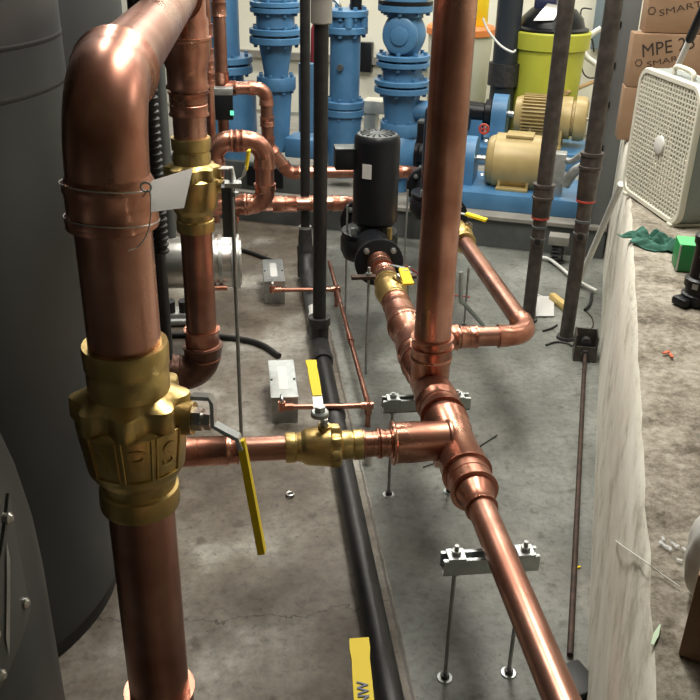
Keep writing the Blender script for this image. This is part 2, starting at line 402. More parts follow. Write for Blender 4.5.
# domed tank low at the left edge with a riveted name plate
c = Vector((-.554, .776, 0)); R_ = .315
dt = tank('expansion_tank', c, R_, 1.50, 'grey domed tank cut by the left edge, with a riveted metal name plate', mat('tank_grey_metal', (.045, .052, .052), .42, .3, (.06, .067, .067), 8), dome=1.0, base=False)
# name plate wrapped on the shell
thp = math.radians(-22)
def onshell(th, z, off=.004): return Vector((c.x+(R_+off)*math.cos(th), c.y+(R_+off)*math.sin(th), z))
PZ = 1.11
mbp = MB(); cols = []
for i in range(9):
    u_ = i/8; th = thp + .02 + .26*u_; lo_ = PZ-.10+.03*u_; hi_ = PZ-.02+.10*u_
    cols.append([mbp.bm.verts.new(onshell(th, z, o_)) for z, o_ in ((lo_, .0005), (lo_, .004), (hi_, .004), (hi_, .0005))])
for i in range(8):
    for k in range(3): mbp.bm.faces.new((cols[i][k], cols[i][k+1], cols[i+1][k+1], cols[i+1][k]))
pl = mbp.build('name_plate', MIDGREY, dt)
tag(pl, 'dark name plate')
for th, z in ((thp+.05, PZ-.085), (thp+.24, PZ+.06), (thp+.25, PZ-.05), (thp+.06, PZ-.035)):
    p = onshell(th, z); MB().lathe(p-Vector((math.cos(th), math.sin(th), 0))*.004, (math.cos(th), math.sin(th), 0), [(0, .006), (.006, .006), (.009, .003)], 12).build('rivet', STEEL, pl)
for i in range(2):
    mbp = MB(); cols = []
    for k in range(6):
        th = thp+.10+.10*k/5; z0 = PZ-.075+.095*k/5
        cols.append([mbp.bm.verts.new(onshell(th, z0+(.0 if i == 0 else .004)+q, .0055)) for q in (0, .022 if i == 0 else .012)])
    for k in range(5): mbp.bm.faces.new((cols[k][0], cols[k][1], cols[k+1][1], cols[k+1][0]))
    mbp.build('stamped_strip', GALV if i == 0 else TANK, pl); break

# black ribbed flexible duct and dark pipe between the tank and the valve column
def vpipe_px(px0, py0, Yd, z0, z1): # vertical axis through a pixel at depth Y
    p = at_y(px0, py0, Yd); return Vector((p.x, p.y, z0)), Vector((p.x, p.y, z1))
a0, a1 = vpipe_px(150, 110, 2.1, .95, 2.1)
mb = MB(); pr = []
k = 0.0
while k < (a1-a0).length: pr += [(k, .017), (k+.004, .021), (k+.008, .021), (k+.012, .017)]; k += .016
mb.lathe(a0, Z, pr, 20); solo(mb, 'corrugated_hose', RUBBER, 'black ribbed flexible hose hanging beside the top of the big copper riser', 'hose')
a0, a1 = vpipe_px(161, 110, 3.2, .62, 2.2); solo(MB().cyl(a0, a1, .024, 20), 'steel_pipe', MIDGREY, 'thin grey upright pipe just left of the far brass valve column', 'pipe')
a0, a1 = vpipe_px(140, 40, 2.9, 0.0, 2.2); solo(MB().cyl(a0, a1, .03, 20), 'steel_pipe', BLACKIRON, 'dark upright pipe in the shadow above the ribbed hose', 'pipe')

# ================================================================== VALVES
def ball_valve(name, c, ax, stem, r, L, label, lever, grip, grip_w=.024, wd=None, scallop=True, frames=False, body_k=1.95, dark=None, bracket_w=.026, boss=1.0, m=BRASS, collar=1.15, so=0.0, lt=.0035, gth=.32):
    """c centre, ax flow axis, stem direction, r pipe radius, L overall length; lever/grip: world polylines"""
    c = Vector(c); ax = Vector(ax).normalized(); st = Vector(stem).normalized(); t = thing(name, label, 'valve', c-ax*L/2 if abs(ax.z) > .9 else c-Z*r*1.9)
    h = L/2; B = r*body_k; cl = collar
    pr = [(-.72*h, r*1.08), (-.62*h, r*1.12), (-.54*h, B*.80), (-.46*h, B*.88), (-.1*h, B*.96), (.10*h, B*1.0), (.145*h, B*1.0), (.17*h, B*.95), (.22*h, B*.78), (.5*h, r*1.1)]
    body = MB().lathe(c, ax, pr, 48).build('body', m, t)
    e = .02*L
    for s in (-1, 1):
        pr = [(.44*h, r*1.02), (.44*h, r*cl), (.66*h, r*cl), (.69*h, r*(cl-.05)), (.74*h, r*(cl-.05)), (.76*h, r*(cl+.03)), (h-e, r*(cl+.05)), (h, r*(cl+.02)), (h, r*1.01)]
        MB().lathe(c, ax*s, pr, 40).build('end_collar', m, t)
    if scallop:
        n = 8
        def mod(j, th, rr): return rr*(1 + (.105*math.cos(n*th) if rr > B*.9 else .0))
        MB().lathe(c, ax, [(.15*h, B*.80), (.16*h, B*.97), (.19*h, B*.985), (.37*h, B*.97), (.40*h, B*.95), (.47*h, r*1.13), (.50*h, r*1.0)], 96, mod=mod).build('scalloped_nut', m, t)
    if frames:
        # raised panels with letters on the side facing the room
        S0 = -Y; rr = B*1.0
        for k, ch in ((-1, 'I'), (0, 'P'), (1, 'S')):
            al = .62*k+.16
            def W(q, al=al):
                th = al + q.x/rr; zz = -.12*h+q.y; tt = zz/h
                RR = B*(.96 + ((tt+.1)/.36*.08 if tt < -.1 else (tt+.1)/.20*.04)) + .0009 + q.z
                return Vector((c.x+RR*math.sin(th), c.y-RR*math.cos(th), c.z+zz))
            text(ch, h*.42, m, Matrix.Identity(4), body, 'cast_letter', extrude=.0012, wrap=W)
            hw, hh = B*.26, h*.27
            mbf = MB(); pts = []
            for qx, qy in [(-hw, -hh), (hw, -hh), (hw, hh), (-hw, hh), (-hw, -hh)]: pts.append((qx, qy))
            path = []
            for i in range(4):
                for s_ in range(6): path.append(W(Vector((pts[i][0]+(pts[i+1][0]-pts[i][0])*s_/6, pts[i][1]+(pts[i+1][1]-pts[i][1])*s_/6, .0))))
            path.append(path[0]); mbf.sweep(path, .0016, 6).build('cast_panel_rim', m, body)
    # stem boss, gland nut and lever
    p0 = c+ax*so+st*B*.7; p1 = c+ax*so+st*(B+.012*boss*r/.05)
    MB().lathe(p0, st, [(0, r*.52), ((p1-p0).length, r*.48)], 24).build('stem_boss', m, t)
    hl = r*.55*boss
    MB().hexa(p1, p1+st*hl*.45, r*.34).lathe(p1+st*hl*.4, st, [(0, r*.2), (hl*.5, r*.2)], 16).hexa(p1+st*hl*.6, p1+st*hl*.95, r*.30).build('stem_nut', STEEL, t)
    if lever:
        lv = MB().ribbon(lever, wd, bracket_w, None, lt).build('handle', BRIGHTZ, t)
        if grip:
            g = [Vector(q) for q in grip]; n = 10; P_ = [g[0].lerp(g[1], k/n) for k in range(n+1)]
            ws = [grip_w*(.86+.14*math.sin(k/n*3.1)+(.18 if k >= n-1 else 0)) for k in range(n+1)]
            gm = MB().ribbon(P_, wd, ws, None, grip_w*gth); bmesh.ops.bevel(gm.bm, geom=[e for e in gm.bm.edges if len(e.link_faces) == 2 and e.calc_face_angle(0) > .8], offset=grip_w*.09, segments=2, affect='EDGES')
            tag(gm.build('grip', YELLOW, lv), 'yellow vinyl grip')
    return t

# ================================================================== BIG COPPER RISER (A) AND VALVE COLUMN (B)
XA, YA, RA = -.174, 1.15, .051
def zA(py, px=115): return at_y(px, py, YA).z
ZH = 1.503
XB, YB = -.157, 2.75
va_top, va_bot = zA(343, 113), zA(503, 128)
rA = thing('copper_pipe', 'large copper riser in the left foreground, bending over at the top', 'pipe', (XA, YA, 0))
pipe(rA, (XA, YA, 0), (XA, YA, va_bot+.03), RA)
sleeve(rA, (XA, YA, zA(690, 160)-.045), Z, .10, RA)
eb, ee = elbow(rA, (XA, YA, 0), (XA, YA, ZH), (XA, 3, ZH), RA, .115, cup=.05)
MB().lathe((XA, YA, ZH-.115), -Z, [(-.01, RA*1.06), (0, RA*1.16), (.008, RA*1.18), (.014, RA*1.14), (.045, RA*1.13), (.05, RA*1.19), (.058, RA*1.19), (.062, RA*1.0)], 40).build('socket', COPPERF, rA)
pipe(rA, (XA, YA, va_top-.03), eb, RA)
# horizontal part toward column B
tB = Vector((XB, YB, ZH))
hd = (tB-Vector((XA, YA, ZH))).normalized()
pipe(rA, ee-hd*.01, tB-hd*.12, RA, name='pipe')
LA = va_top-va_bot
cA = Vector((XA, YA, (va_top+va_bot)/2))
hx = XA+RA*1.95
stA = Vector((.97, -.24, 0)).normalized()
q = cA+stA*(RA*1.95+.034); q.z = cA.z+.012
def A_(px, py, yy): return at_y(px, py, yy)
ball_valve('ball_valve', cA, Z, stA, RA, LA, 'large brass ball valve with scalloped nut and long yellow lever, left foreground', 
           [A_(192, 396, 1.12), A_(210, 397, 1.10), A_(213, 402, 1.095), A_(214, 424, 1.09), A_(226, 431, 1.08), A_(238, 437, 1.07), A_(242, 448, 1.065)],
           [A_(241, 440, 1.07), A_(262, 552, 1.03)], grip_w=.021, wd=(.12, .93, -.28), frames=True, bracket_w=.030, body_k=1.60, so=.022, lt=.0055, gth=.5)

rB = thing('copper_pipe', 'copper valve column second from the left, carrying the far brass valve', 'pipe', (XB, YB, 0))
def zB(py, px=190): return at_y(px, py, YB).z
tee(rB, tB, Z, .26, RA*1.22, -hd, .15, RA*1.05)
pipe(rB, tB+Z*.1, tB+Z*.7, RA*1.1, COPPERF)
reducer(rB, tB-Z*.12, (XB, YB, zB(88)), RA*1.25, RA*1.05)
sleeve(rB, (XB, YB, zB(103)), Z, .07, RA)
vbt, vbb = zB(137), zB(230, 197)
pipe(rB, (XB, YB, vbt-.03), (XB, YB, zB(80)), RA)
pipe(rB, (XB, YB, zB(350, 203)), (XB, YB, vbb+.02), RA)
sleeve(rB, (XB, YB, zB(343, 203)), Z, .11, RA)
zc = zB(372, 205)
mb_ = MB()
elb = elbow(rB, (XB, YB, 2), (XB, YB, zc), (XB-1, YB, zc), RA*1.12, .075, cup=.03, m=CINK, name='iron_elbow')
pipe(rB, (XB-.09, YB, zc), (XB-.30, YB, zc), RA*.9, CINK, name='stub')
cB = Vector((XB, YB, (vbt+vbb)/2)); 
p1 = at_y(232, 185, YB-.02); 
ball_valve('ball_valve', cB, Z, (1, -.1, 0), RA, vbt-vbb, 'brass ball valve on the second copper column, partly behind the white card tag',
           [at_y(220, 168, YB), at_y(231, 168, YB-.01), at_y(234, 182, YB-.02), at_y(243, 177, YB-.02), at_y(247, 165, YB-.02)],
           [at_y(246, 170, YB-.02), at_y(249, 150, YB-.02)], grip_w=.022, wd=(.3, .95, 0), bracket_w=.04, body_k=1.62)

# white card tag on a wire around the elbow cup
tg = thing('card_tag', 'blank white card tag wired around the big copper elbow', 'tag', (XA, YA-.06, zA(225)))
Yt = 1.05
MB().plate([at_y(151, 181, Yt+.03), at_y(193, 168, Yt+.03), at_y(184, 208, Yt-.03), at_y(151, 212, Yt-.03)], .0006, Y).build('card', PAPER, tg)
def loop(zl, tilt, rr, n=40): return [Vector((XA+rr*math.cos(2*math.pi*k/n), YA+rr*math.sin(2*math.pi*k/n), zl+tilt*math.cos(2*math.pi*k/n+.4)-.008*math.sin(2*math.pi*k/n))) for k in range(n+1)]
RC = RA*1.20
MB().sweep(loop(ZH-.118, -.005, RC), .0011, 6).build('wire', STEEL, tg)
MB().sweep(loop(ZH-.163, -.005, RC), .0011, 6).build('wire', STEEL, tg)
MB().sweep(spline([at_y(143, 197, 1.09), at_y(149, 190, Yt), at_y(151, 205, Yt), at_y(149, 228, 1.08), at_y(140, 245, 1.09), at_y(128, 251, 1.08)]), .001, 6).build('wire', STEEL, tg)
MB().ringtorus(at_y(146, 187, Yt), (0, 1, .2), .006, .0014).build('split_ring', ZINC, tg)

# ================================================================== MAIN HEADER
XH, ZHd, RS, RL = .55, .42, .0345, .0555
def hy(y): return Vector((XH, y, ZHd))
m = thing('copper_pipe', 'main copper header running from the bottom edge back to the black pump, resting on struts', 'pipe', (XH, 2.0, ZHd-RS))
pipe(m, hy(.55), hy(1.76), RS)
pipe(m, hy(2.0), hy(2.9), RL, name='header')
pipe(m, hy(2.85), hy(3.0), RS*1.3)
tee(m, hy(1.98), Y, .26, RL, -X, .058, RL*.80, name='cross_tee')
sleeve(m, hy(1.815), Y, .085, RL*.93, big=1.12)
reducer(m, hy(1.80), hy(1.70), RL*.80, RS, name='reducer')
sleeve(m, hy(2.185), Y, .08, RL)
tee(m, hy(2.35), Y, .26, RL, Z, .13, RL, name='riser_tee')
sleeve(m, hy(2.52), Y, .06, RL)
tee(m, hy(2.665), Y, .22, RL, X, .12, RS*1.05, name='branch_tee')
reducer(m, hy(2.76), hy(2.89), RL*.98, RS*1.3)
sleeve(m, hy(2.94), Y, .07, RS*1.3)
# big vertical pipe out of the header
mv = thing('copper_pipe', 'tall copper riser standing on the header, crossing the middle of the picture', 'pipe', (XH, 2.35, ZHd))
pipe(mv, (XH, 2.35, .54), (XH, 2.35, 2.5), RL, name='pipe')
sleeve(mv, (XH, 2.35, ZHd+.125), Z, .07, RL, name='cup', big=1.10, lip=1.17)
# right branch
XR = .97; YE = 2.69; ZR = ZHd
br = thing('copper_pipe', 'copper branch looping out right of the header, back to the second yellow-levered valve', 'pipe', (.8, YE, ZR-RS))
a, b = elbow(br, (XR, 3.5, ZR), (XR, YE-.02, ZR), (XH, YE-.02, ZR), RS, .075, cup=.04)
pipe(br, b, (XH+.1, YE-.02, ZR), RS)
sleeve(br, (XH+.2, YE-.02, ZR), X, .06, RS); sleeve(br, (XH+.135, YE-.02, ZR), X, .05, RS*1.12)
pipe(br, a, (XR, 3.62, ZR), RS)
# left cross pipe
YC = 1.98; ZC = .443
cp = thing('copper_pipe', 'copper cross pipe running left from the header, through the small brass valve', 'pipe', (0, YC, ZC-RS))
pipe(cp, (XH-.12, YC, ZC), (.27, YC, ZC), RS)
sleeve(cp, (.352, YC, ZC), X, .04, RS, name='adapter', big=1.08); sleeve(cp, (.318, YC, ZC), X, .05, RS, name='adapter', big=1.02)
reducer(cp, (XH-.02, YC, ZC), (XH-.178, YC, ZC), RL*.86, RL*.90, name='cup')
rC_ = RS*.95
pipe(cp, (.10, YC, ZC), (-.26, YC, ZC), rC_)
sleeve(cp, (-.14, YC, ZC), X, .15, RS); sleeve(cp, (-.05, YC, ZC), X, .03, RS*.95)
# middle ball valve with vertical stem and lever pointing away
cM = Vector((.190, YC, ZC))
ball_valve('ball_valve', cM, X, Z, RS, .205, 'small brass ball valve on the cross pipe with yellow lever pointing away',
           [cM+Vector((-.012, -.02, .098)), cM+Vector((-.012, .035, .098)), cM+Vector((-.012, .09, .108))],
           [cM+Vector((-.012, .08, .106)), cM+Vector((-.018, .225, .140))], grip_w=.028, wd=X, bracket_w=.026, body_k=1.62)
MB().lathe(cM+Vector((-.012, 0, .094)), Z, [(0, .024), (.010, .024), (.014, .020), (.014, .010)], 28).hexa(cM+Vector((-.012, 0, .105)), cM+Vector((-.012, 0, .122)), .015).build('lever_nut', ZINC, [o for o in bpy.data.objects if o.name.startswith('ball_valve')][-1])

# ================================================================== BLACK IRON PIPES
XF, ZF, RF = .306, .040, .034
bf = thing('iron_pipe', 'long black iron pipe lying along the floor joint, running toward the viewer', 'pipe', (XF, 2.5, ZF-RF))
MB().cyl((XF, .3, ZF), (XF, 3.25, ZF), RF, 28).build('pipe', BLACKIRON, bf)
MB().lathe((XF, 2.62, ZF), Y, [(0, RF), (0, RF*1.35), (.03, RF*1.35), (.035, RF*1.12), (.18, RF*1.12), (.19, RF*1.3), (.22, RF*1.3), (.22, RF)], 24).build('fitting', BLACKFIT, bf)
MB().lathe((XF, 3.26, ZF), Y, [(0, RF*1.2), (.03, RF*1.35), (.05, RF*1.2), (.30, RF*1.2), (.32, RF*1.35), (.36, RF*1.2)], 24).lathe((XF, 3.46, ZF), Z, [(0, RF*1.2), (.08, RF*1.2), (.085, RF*1.4), (.12, RF*1.4), (.12, RF)], 24).build('tee', BLACKFIT, bf)
tag(MB().cyl((XF+.003, 3.68, ZF), (XF+.004, 3.80, ZF), RF*1.05, 24).build('tape_band', LABEL, bf), 'white tape band')
MB().cyl((XF, 3.5, ZF), (XF, 4.2, ZF), RF*.97, 24).build('pipe', MIDGREY, bf)
bi = thing('iron_pipe', 'black iron riser, nearer and right-hand one of the pair in the centre', 'pipe', (XF, 3.46, ZF+.1))
MB().cyl((XF, 3.46, ZF+.1), (XF, 3.46, 2.3), .0285, 24).build('pipe', BLACKIRON, bi)
ztop = at_y(322, 24, 3.46).z
tag(MB().lathe((XF, 3.46, ztop), Z, [(0, .034), (.005, .040), (.10, .040), (.11, .048), (.5, .048)], 24).build('fitting', PADTOP, bi), 'tan grey fitting')
bj = thing('iron_pipe', 'black iron riser, farther and left-hand one of the pair in the centre', 'pipe', (.305, 4.3, 0.1))
zt = at_y(306, 226, 4.3).z
MB().cyl((.305, 4.3, zt-.03), (.305, 4.3, 2.3), .024, 24).build('pipe', BLACKIRON, bj)
MB().lathe((.305, 4.3, zt), -Z, [(0, .026), (0, .032), (.012, .032)], 24).build('ring', ZINC, bj)
MB().lathe((.305, 4.3, zt-.012), -Z, [(0, .030), (.05, .036), (.09, .036), (.10, .043), (.17, .040), (.20, .042), (.26, .040)], 24).build('union', BLACKFIT, bj)
MB().sweep(spline([(.305, 4.3, zt-.25), (.306, 4.28, .13), (.306, 4.18, ZF+.02), (.305, 4.02, ZF)]), .036, 20).build('elbow', BLACKFIT, bj)

# near lever at the bottom edge, on a brass valve of a copper crossing below the frame
cN = Vector((.128, .70, .715))
nv = ball_valve('ball_valve', cN, X, Z, .03, .18, 'yellow lever with lettering at the bottom edge, of a valve just below the frame',
           [cN+Vector((0, -.02, .082)), cN+Vector((0, .03, .083))],
           [cN+Vector((-.002, .02, .085)), cN+Vector((.011, .212, .086))], grip_w=.026, wd=X, bracket_w=.024, body_k=1.5)
lev = [o for o in bpy.data.objects if o.name.startswith('grip')][-1]
Mg = basis(cN+Vector((.005, .115, .0905)), (.06, 1, 0), (-1, 0, 0))
text('NW', .021, SIGNBLUE, Mg, lev, 'lettering', extrude=.0004, bold=.0003)
nc = thing('copper_pipe', 'short copper crossing below the lever at the bottom edge', 'pipe', cN-Z*.03)
pipe(nc, cN-X*.3, cN-X*.085, .03); pipe(nc, cN+X*.085, cN+X*.3, .03)

# ================================================================== STRUT SUPPORTS
def channel(mb, a, b, w=.041, h=.041, t=.003, slot=True):
    """C channel from a to b, open side up"""
    a = Vector(a); b = Vector(b); d = (b-a); L = d.length; d.normalize(); s = d.cross(Z).normalized(); c = (a+b)/2
    R3 = Matrix((d, -s, Z)).transposed()
    mb.box(c-Z*(h/2-t/2), (L, w, t), rot=R3)
    for k in (-1, 1):
        mb.box(c+s*k*(w/2-t/2), (L, t, h), rot=R3); mb.box(c+s*k*(w/2-t*1.9)+Z*(h/2-t/2), (L, t*3, t), rot=R3)
    return mb
def support(label, y, x0, x1, rods, zt, group=None):
    """strut channel on two threaded rods; zt = strut top"""
    t = thing('strut_support', label, 'pipe support', ((x0+x1)/2, y, 0), group)
    channel(MB(), (x0, y, zt-.0205), (x1, y, zt-.0205)).build('strut_channel', ZINC, t, smooth=False)
    for x in rods:
        rod = MB(); n = int((zt+.035)/.010); rod.lathe((x, y, 0), Z, [(k*.010+e, .0046 if e == 0 else .0055) for k in range(n) for e in (0, .005)], 10)
        r_ = rod.build('threaded_rod', GALV, t)
        MB().box((x, y, zt+.0025), (.040, .040, .005)).build('square_washer', ZINC, t)
        MB().hexa((x, y, zt+.005), (x, y, zt+.016), .0115).build('nut', GALV, t)
        MB().hexa((x, y, zt-.053), (x, y, zt-.042), .0115).build('nut', GALV, t)
        MB().hexa((x, y, .004), (x, y, .014), .0115).build('nut', BLACKFIT, t)
        MB().lathe((x, y, 0), Z, [(0, .021), (.004, .019)], 20).build('washer', ZINC, t)
    return t
support('galvanised strut on two threaded rods under the main copper pipe, nearest the viewer', 1.575, .428, .655, (.460, .624), ZHd-RS)
support('galvanised strut on two threaded rods under the header, just behind the cross tee', 2.36, .408, .685, (.441, .645), ZHd-RL)
# slim angle bar trapeze before the pump
t = thing('strut_support', 'slim rusty bar on threaded rods in front of the black pump', 'pipe support', (.5, 3.2, 0))
zbar = at_y(367, 277, 3.22).z
MB().box(((.41+.67)/2, 3.22, zbar), (.26, .03, .012)).build('bar', BROWNROD, t)
for x in (.480, .64):
    MB().cyl((x, 3.22, 0), (x, 3.22, zbar+.04), .0055, 10).build('threaded_rod', GALV, t)
    MB().hexa((x, 3.22, zbar+.006), (x, 3.22, zbar+.018), .012).build('nut', ZINC, t)
for (px, py, ptop, lab) in ((345, 325, 205, 'thin steel rod standing left of the black pump'), (464, 325, 268, 'thin steel rod standing behind the copper branch'), (404, 268, 190, 'thin steel rod standing between the black pump and the tall copper riser'), (582/1, 0, 0, None)):
    if lab is None: continue
    p = at_z(px, py, 0); zt_ = at_y(px, ptop, p.y).z
    t = thing('support_rod', lab, 'rod', p); MB().cyl(p, p+Z*zt_, .005, 10).build('threaded_rod', GALV, t); MB().hexa(p, p+Z*.012, .012).build('nut', GALV, t)
# long rod left, hanging strut bracket
yr = 2.62
p = at_y(240, 400, yr); zb_ = 0.0
t = thing('strut_hanger', 'long thin rod with a grey strut bracket, right of the far brass valve', 'pipe support', (p.x, yr, 0))
MB().cyl((p.x, yr, 0), (p.x, yr, at_y(235, 168, yr).z), .0065, 10).build('threaded_rod', GALV, t)
g0 = at_y(229, 235, yr+.03); g1 = at_y(229, 186, yr+.03)
MB().box(((g0+g1)/2), (.041, .041, (g1-g0).length)).build('strut_channel', MIDGREY, t)
MB().box(at_y(233, 184, yr), (.05, .04, .012)).build('clamp', ZINC, t)
MB().hexa(at_y(235, 196, yr), at_y(235, 192, yr), .013).build('nut', ZINC, t)

# ================================================================== JUNCTION BOXES AND SMALL COPPER LINE
def jbox(label, px, py, ptop, w_=.098, d=.3):
    p = at_z(px, py, 0); h = at_y(px, ptop, p.y).z
    t = thing('junction_box', label, 'junction box', (p.x, p.y+d/2, 0), 'steel junction boxes on the floor')
    MB().box((p.x, p.y+d/2, h/2), (w_, d, h), bevel=.002).build('body', GALV, t, False)
    l = MB().box((p.x, p.y+d/2, h+.003), (w_+.006, d+.006, .006), bevel=.002).build('lid', ZINC, t, False)
    tag(MB().box((p.x, p.y+d/2, h+.0065), (.034, d*.62, .001)).build('sticker', LABEL, l, False), 'white sticker')
    for s in (-1, 1): MB().cyl((p.x+s*w_*.44, p.y+d*.45, h+.005), (p.x+s*w_*.44, p.y+d*.45, h+.009), .005, 10).build('screw', BLACKFIT, l)
    MB().sweep(spline([(p.x-.012, p.y-.0, .118), (p.x-.012, p.y-.022, .122), (p.x-.012, p.y-.033, .115), (p.x-.012, p.y-.033, .10)]), .007, 12).build('vent_tube', STEEL, t)
    return p, h
pb1, h1 = jbox('steel junction box with white sticker on its lid, nearer the viewer', 285, 423, 398)
pb2, h2 = jbox('steel junction box with white sticker on its lid, farther from the viewer', 275, 304, 282)
ct = thing('copper_tube', 'thin copper tube joining the two steel junction boxes beside the black floor pipe', 'pipe', (.42, 3.4, .05))
XT, rt = .432, .0105
y1 = pb1.y-.045; y2 = pb2.y-.045
ZT2 = .088
MB().cyl((XT, y1, ZT2), (XT, 4.32, ZT2), rt, 14).build('tube', COPPER, ct)
for (p, yy) in ((pb1, y1), (pb2, y2)):
    MB().cyl((p.x-.012, yy+.012, ZT2+.022), (p.x-.012, yy+.012, ZT2-.012), rt*1.35, 14).cyl((p.x-.012, yy+.012, ZT2), (p.x+.03, yy+.012, ZT2), rt*1.35, 14).build('elbow', COPPERF, ct)
    MB().cyl((p.x+.01, yy+.012, ZT2), (XF+.03, yy, ZT2), rt, 14).build('tube', COPPER, ct)
    MB().cyl((XF+.02, yy, ZT2), (XT, yy, ZT2), rt, 14).build('tube', COPPER, ct)
    MB().cyl((XT-.028, yy, ZT2), (XT+.018, yy, ZT2), rt*1.4, 14).cyl((XT, yy+.02, ZT2), (XT, yy-.02, ZT2), rt*1.4, 14).cyl((XT, yy, ZT2+.005), (XT, yy, ZT2-.035), rt*1.35, 14).build('tee', COPPERF, ct)
    MB().cyl((XT, yy, ZT2-.04), (XT, yy, 0.0), rt, 14).build('tube', COPPER, ct)
MB().cyl((XT, 3.35, ZT2), (XT, 3.42, ZT2), rt*1.35, 14).build('coupling', COPPERF, ct)

# ================================================================== BLACK IN-LINE PUMPS
def inline_pump(label, x, y, z=ZHd, yf=-.27, yb=.27, tb=True, rm=.099, mx=.022):
    t = thing('inline_pump', label, 'pump', (x, y, 0))
    ztop = z + .455
    MB().lathe((x, y, z-.10), Z, [(0, .07), (.02, .115), (.05, .128), (.105, .128), (.12, .118), (.125, .124), (.14, .124), (.145, .10)], 40).lathe((x, y+yf*.3, z), Y*math.copysign(1, yf), [(0, .075), (abs(yf)*.7, .055)], 28).lathe((x, y+yb*.3, z), Y*math.copysign(1, yb), [(0, .075), (abs(yb)*.7, .055)], 28).build('casing', BLACKP, t)
    for s, yy in ((-1, y+yf), (1, y+yb)):
        fl = MB().lathe((x, yy-.014, z), Y, [(0, .098), (.003, .102), (.025, .102), (.028, .098)], 40).build('flange', BLACKP, t)
        for k in range(4):
            a_ = math.pi/4+k*math.pi/2
            c_ = Vector((x+.079*math.cos(a_), yy, z+.079*math.sin(a_)))
            MB().hexa(c_-Y*.028, c_+Y*.028, .0125).lathe(c_-Y*.036, Y, [(0, .006), (.07, .006)], 10).build('bolt', ZINC, fl)
    x = x+mx
    MB().lathe((x, y, z+.04), Z, [(0, .075), (.02, .062), (.03, .085), (.045, .085)], 28).build('adapter', BLACKP, t)
    m_ = MB().lathe((x, y, z+.08), Z, [(0, rm*.9), (.01, rm), (ztop-z-.10, rm), (ztop-z-.08, rm*.97), (ztop-z-.07, rm*.88)], 40).build('motor', BLACKP, t)
    top = MB().lathe((x, y, ztop+.008), Z, [(0, rm*.88), (.004, rm*.86), (.008, rm*.5)], 32).build('fan_cover', MIDGREY, m_)
    for k in range(16):
        a_ = 2*math.pi*k/16; d_ = Vector((math.cos(a_), math.sin(a_), 0)); 
        MB().box(Vector((x, y, ztop+.0155))+d_*.055, (.04, .006, .003), a_).build('vent_slot', DARKHOLE, top)
    if tb: MB().box((x-.135, y+.03, ztop-.10), (.09, .09, .085), bevel=.006).build('terminal_box', BLACKP, t)
    if tb: MB().box((x-.135, y+.03, ztop-.052), (.092, .092, .008), bevel=.003).build('terminal_lid', MIDGREY, t)
    a_ = math.radians(-122)
    c_ = Vector((x+(rm+.001)*math.cos(a_), y+(rm+.001)*math.sin(a_), ztop-.13))
    tag(MB().box(c_, (.002, .042, .062), a_).build('rating_plate', LABEL, m_), 'pale rating plate')
    for k in (-1, 1): MB().cyl((x+.05*k, y-.115, z+.035), (x+.05*k, y-.115, z+.085), .012, 12).build('vent_plug', BRASS, t) if k == 1 else MB().hexa((x-.10, y-.06, z+.04), (x-.10, y-.06, z+.07), .014).build('bolt', ZINC, t)
    return t
inline_pump('black upright in-line pump at the end of the main copper header', XH, 3.72, yf=-.30)
inline_pump('second black in-line pump, mostly hidden behind the tall copper riser', XR, 4.30, tb=False)
# flanged pump valves
cV = Vector((XH, 3.09, ZHd))
ball_valve('ball_valve', cV, Y, (.35, -.2, .9), RS*1.3, .20, 'brass valve with yellow tag lever between the main header and the black pump',
           [cV+Vector((.0, .04, .095)), cV+Vector((.035, .0, .100)), cV+Vector((.045, -.03, .098))], [cV+Vector((.038, -.015, .100)), cV+Vector((.050, -.075, .060))], grip_w=.040, wd=(.95, .05, .0), bracket_w=.02, body_k=1.40, scallop=False, boss=.5)
pq = thing('copper_pipe', 'short copper neck between brass valve and the black pump flange', 'pipe', (XH, 3.3, ZHd-RS*1.2))
sleeve(pq, (XH, 3.235, ZHd), Y, .09, RS*1.2); sleeve(pq, (XH, 3.36, ZHd), Y, .10, RS*1.25)
pipe(pq, (XH, 3.18, ZHd), (XH, 3.44, ZHd), RS*1.2)
cW = Vector((XR, 3.73, ZR))
ball_valve('ball_valve', cW, Y, (.55, 0, .8), RS*1.2, .19, 'brass valve with yellow lever behind the tall copper riser, on the right branch',
           [cW+Vector((-.01, .03, .10)), cW+Vector((.03, .0, .10))], [cW+Vector((.02, .01, .102)), cW+Vector((.10, -.05, .09))], grip_w=.032, wd=(.5, .8, 0), bracket_w=.02, body_k=1.45, scallop=False, boss=.5)
pq = thing('copper_pipe', 'short copper neck at the far end of the right branch before the hidden pump', 'pipe', (XR, 3.9, ZR-RS*1.2))
pipe(pq, (XR, 3.80, ZR), (XR, 4.02, ZR), RS*1.2); sleeve(pq, (XR, 3.90, ZR), Y, .1, RS*1.2)

# ================================================================== COPPER BEHIND THE VALVE COLUMN
r2 = .036
dp = thing('copper_pipe', 'copper discharge pipe running left from the back of the black pump, near the floor', 'pipe', (.3, 4.27, ZHd-r2))
a, b = elbow(dp, (XH, 4.0, ZHd), (XH, 4.27, ZHd), (0, 4.27, ZHd), r2, .075, cup=.035)
pipe(dp, a, (XH, 4.09, ZHd), r2); pipe(dp, b, (-.05, 4.27, ZHd), r2); sleeve(dp, (.20, 4.27, ZHd), X, .12, r2); sleeve(dp, (.36, 4.27, ZHd), X, .07, r2)
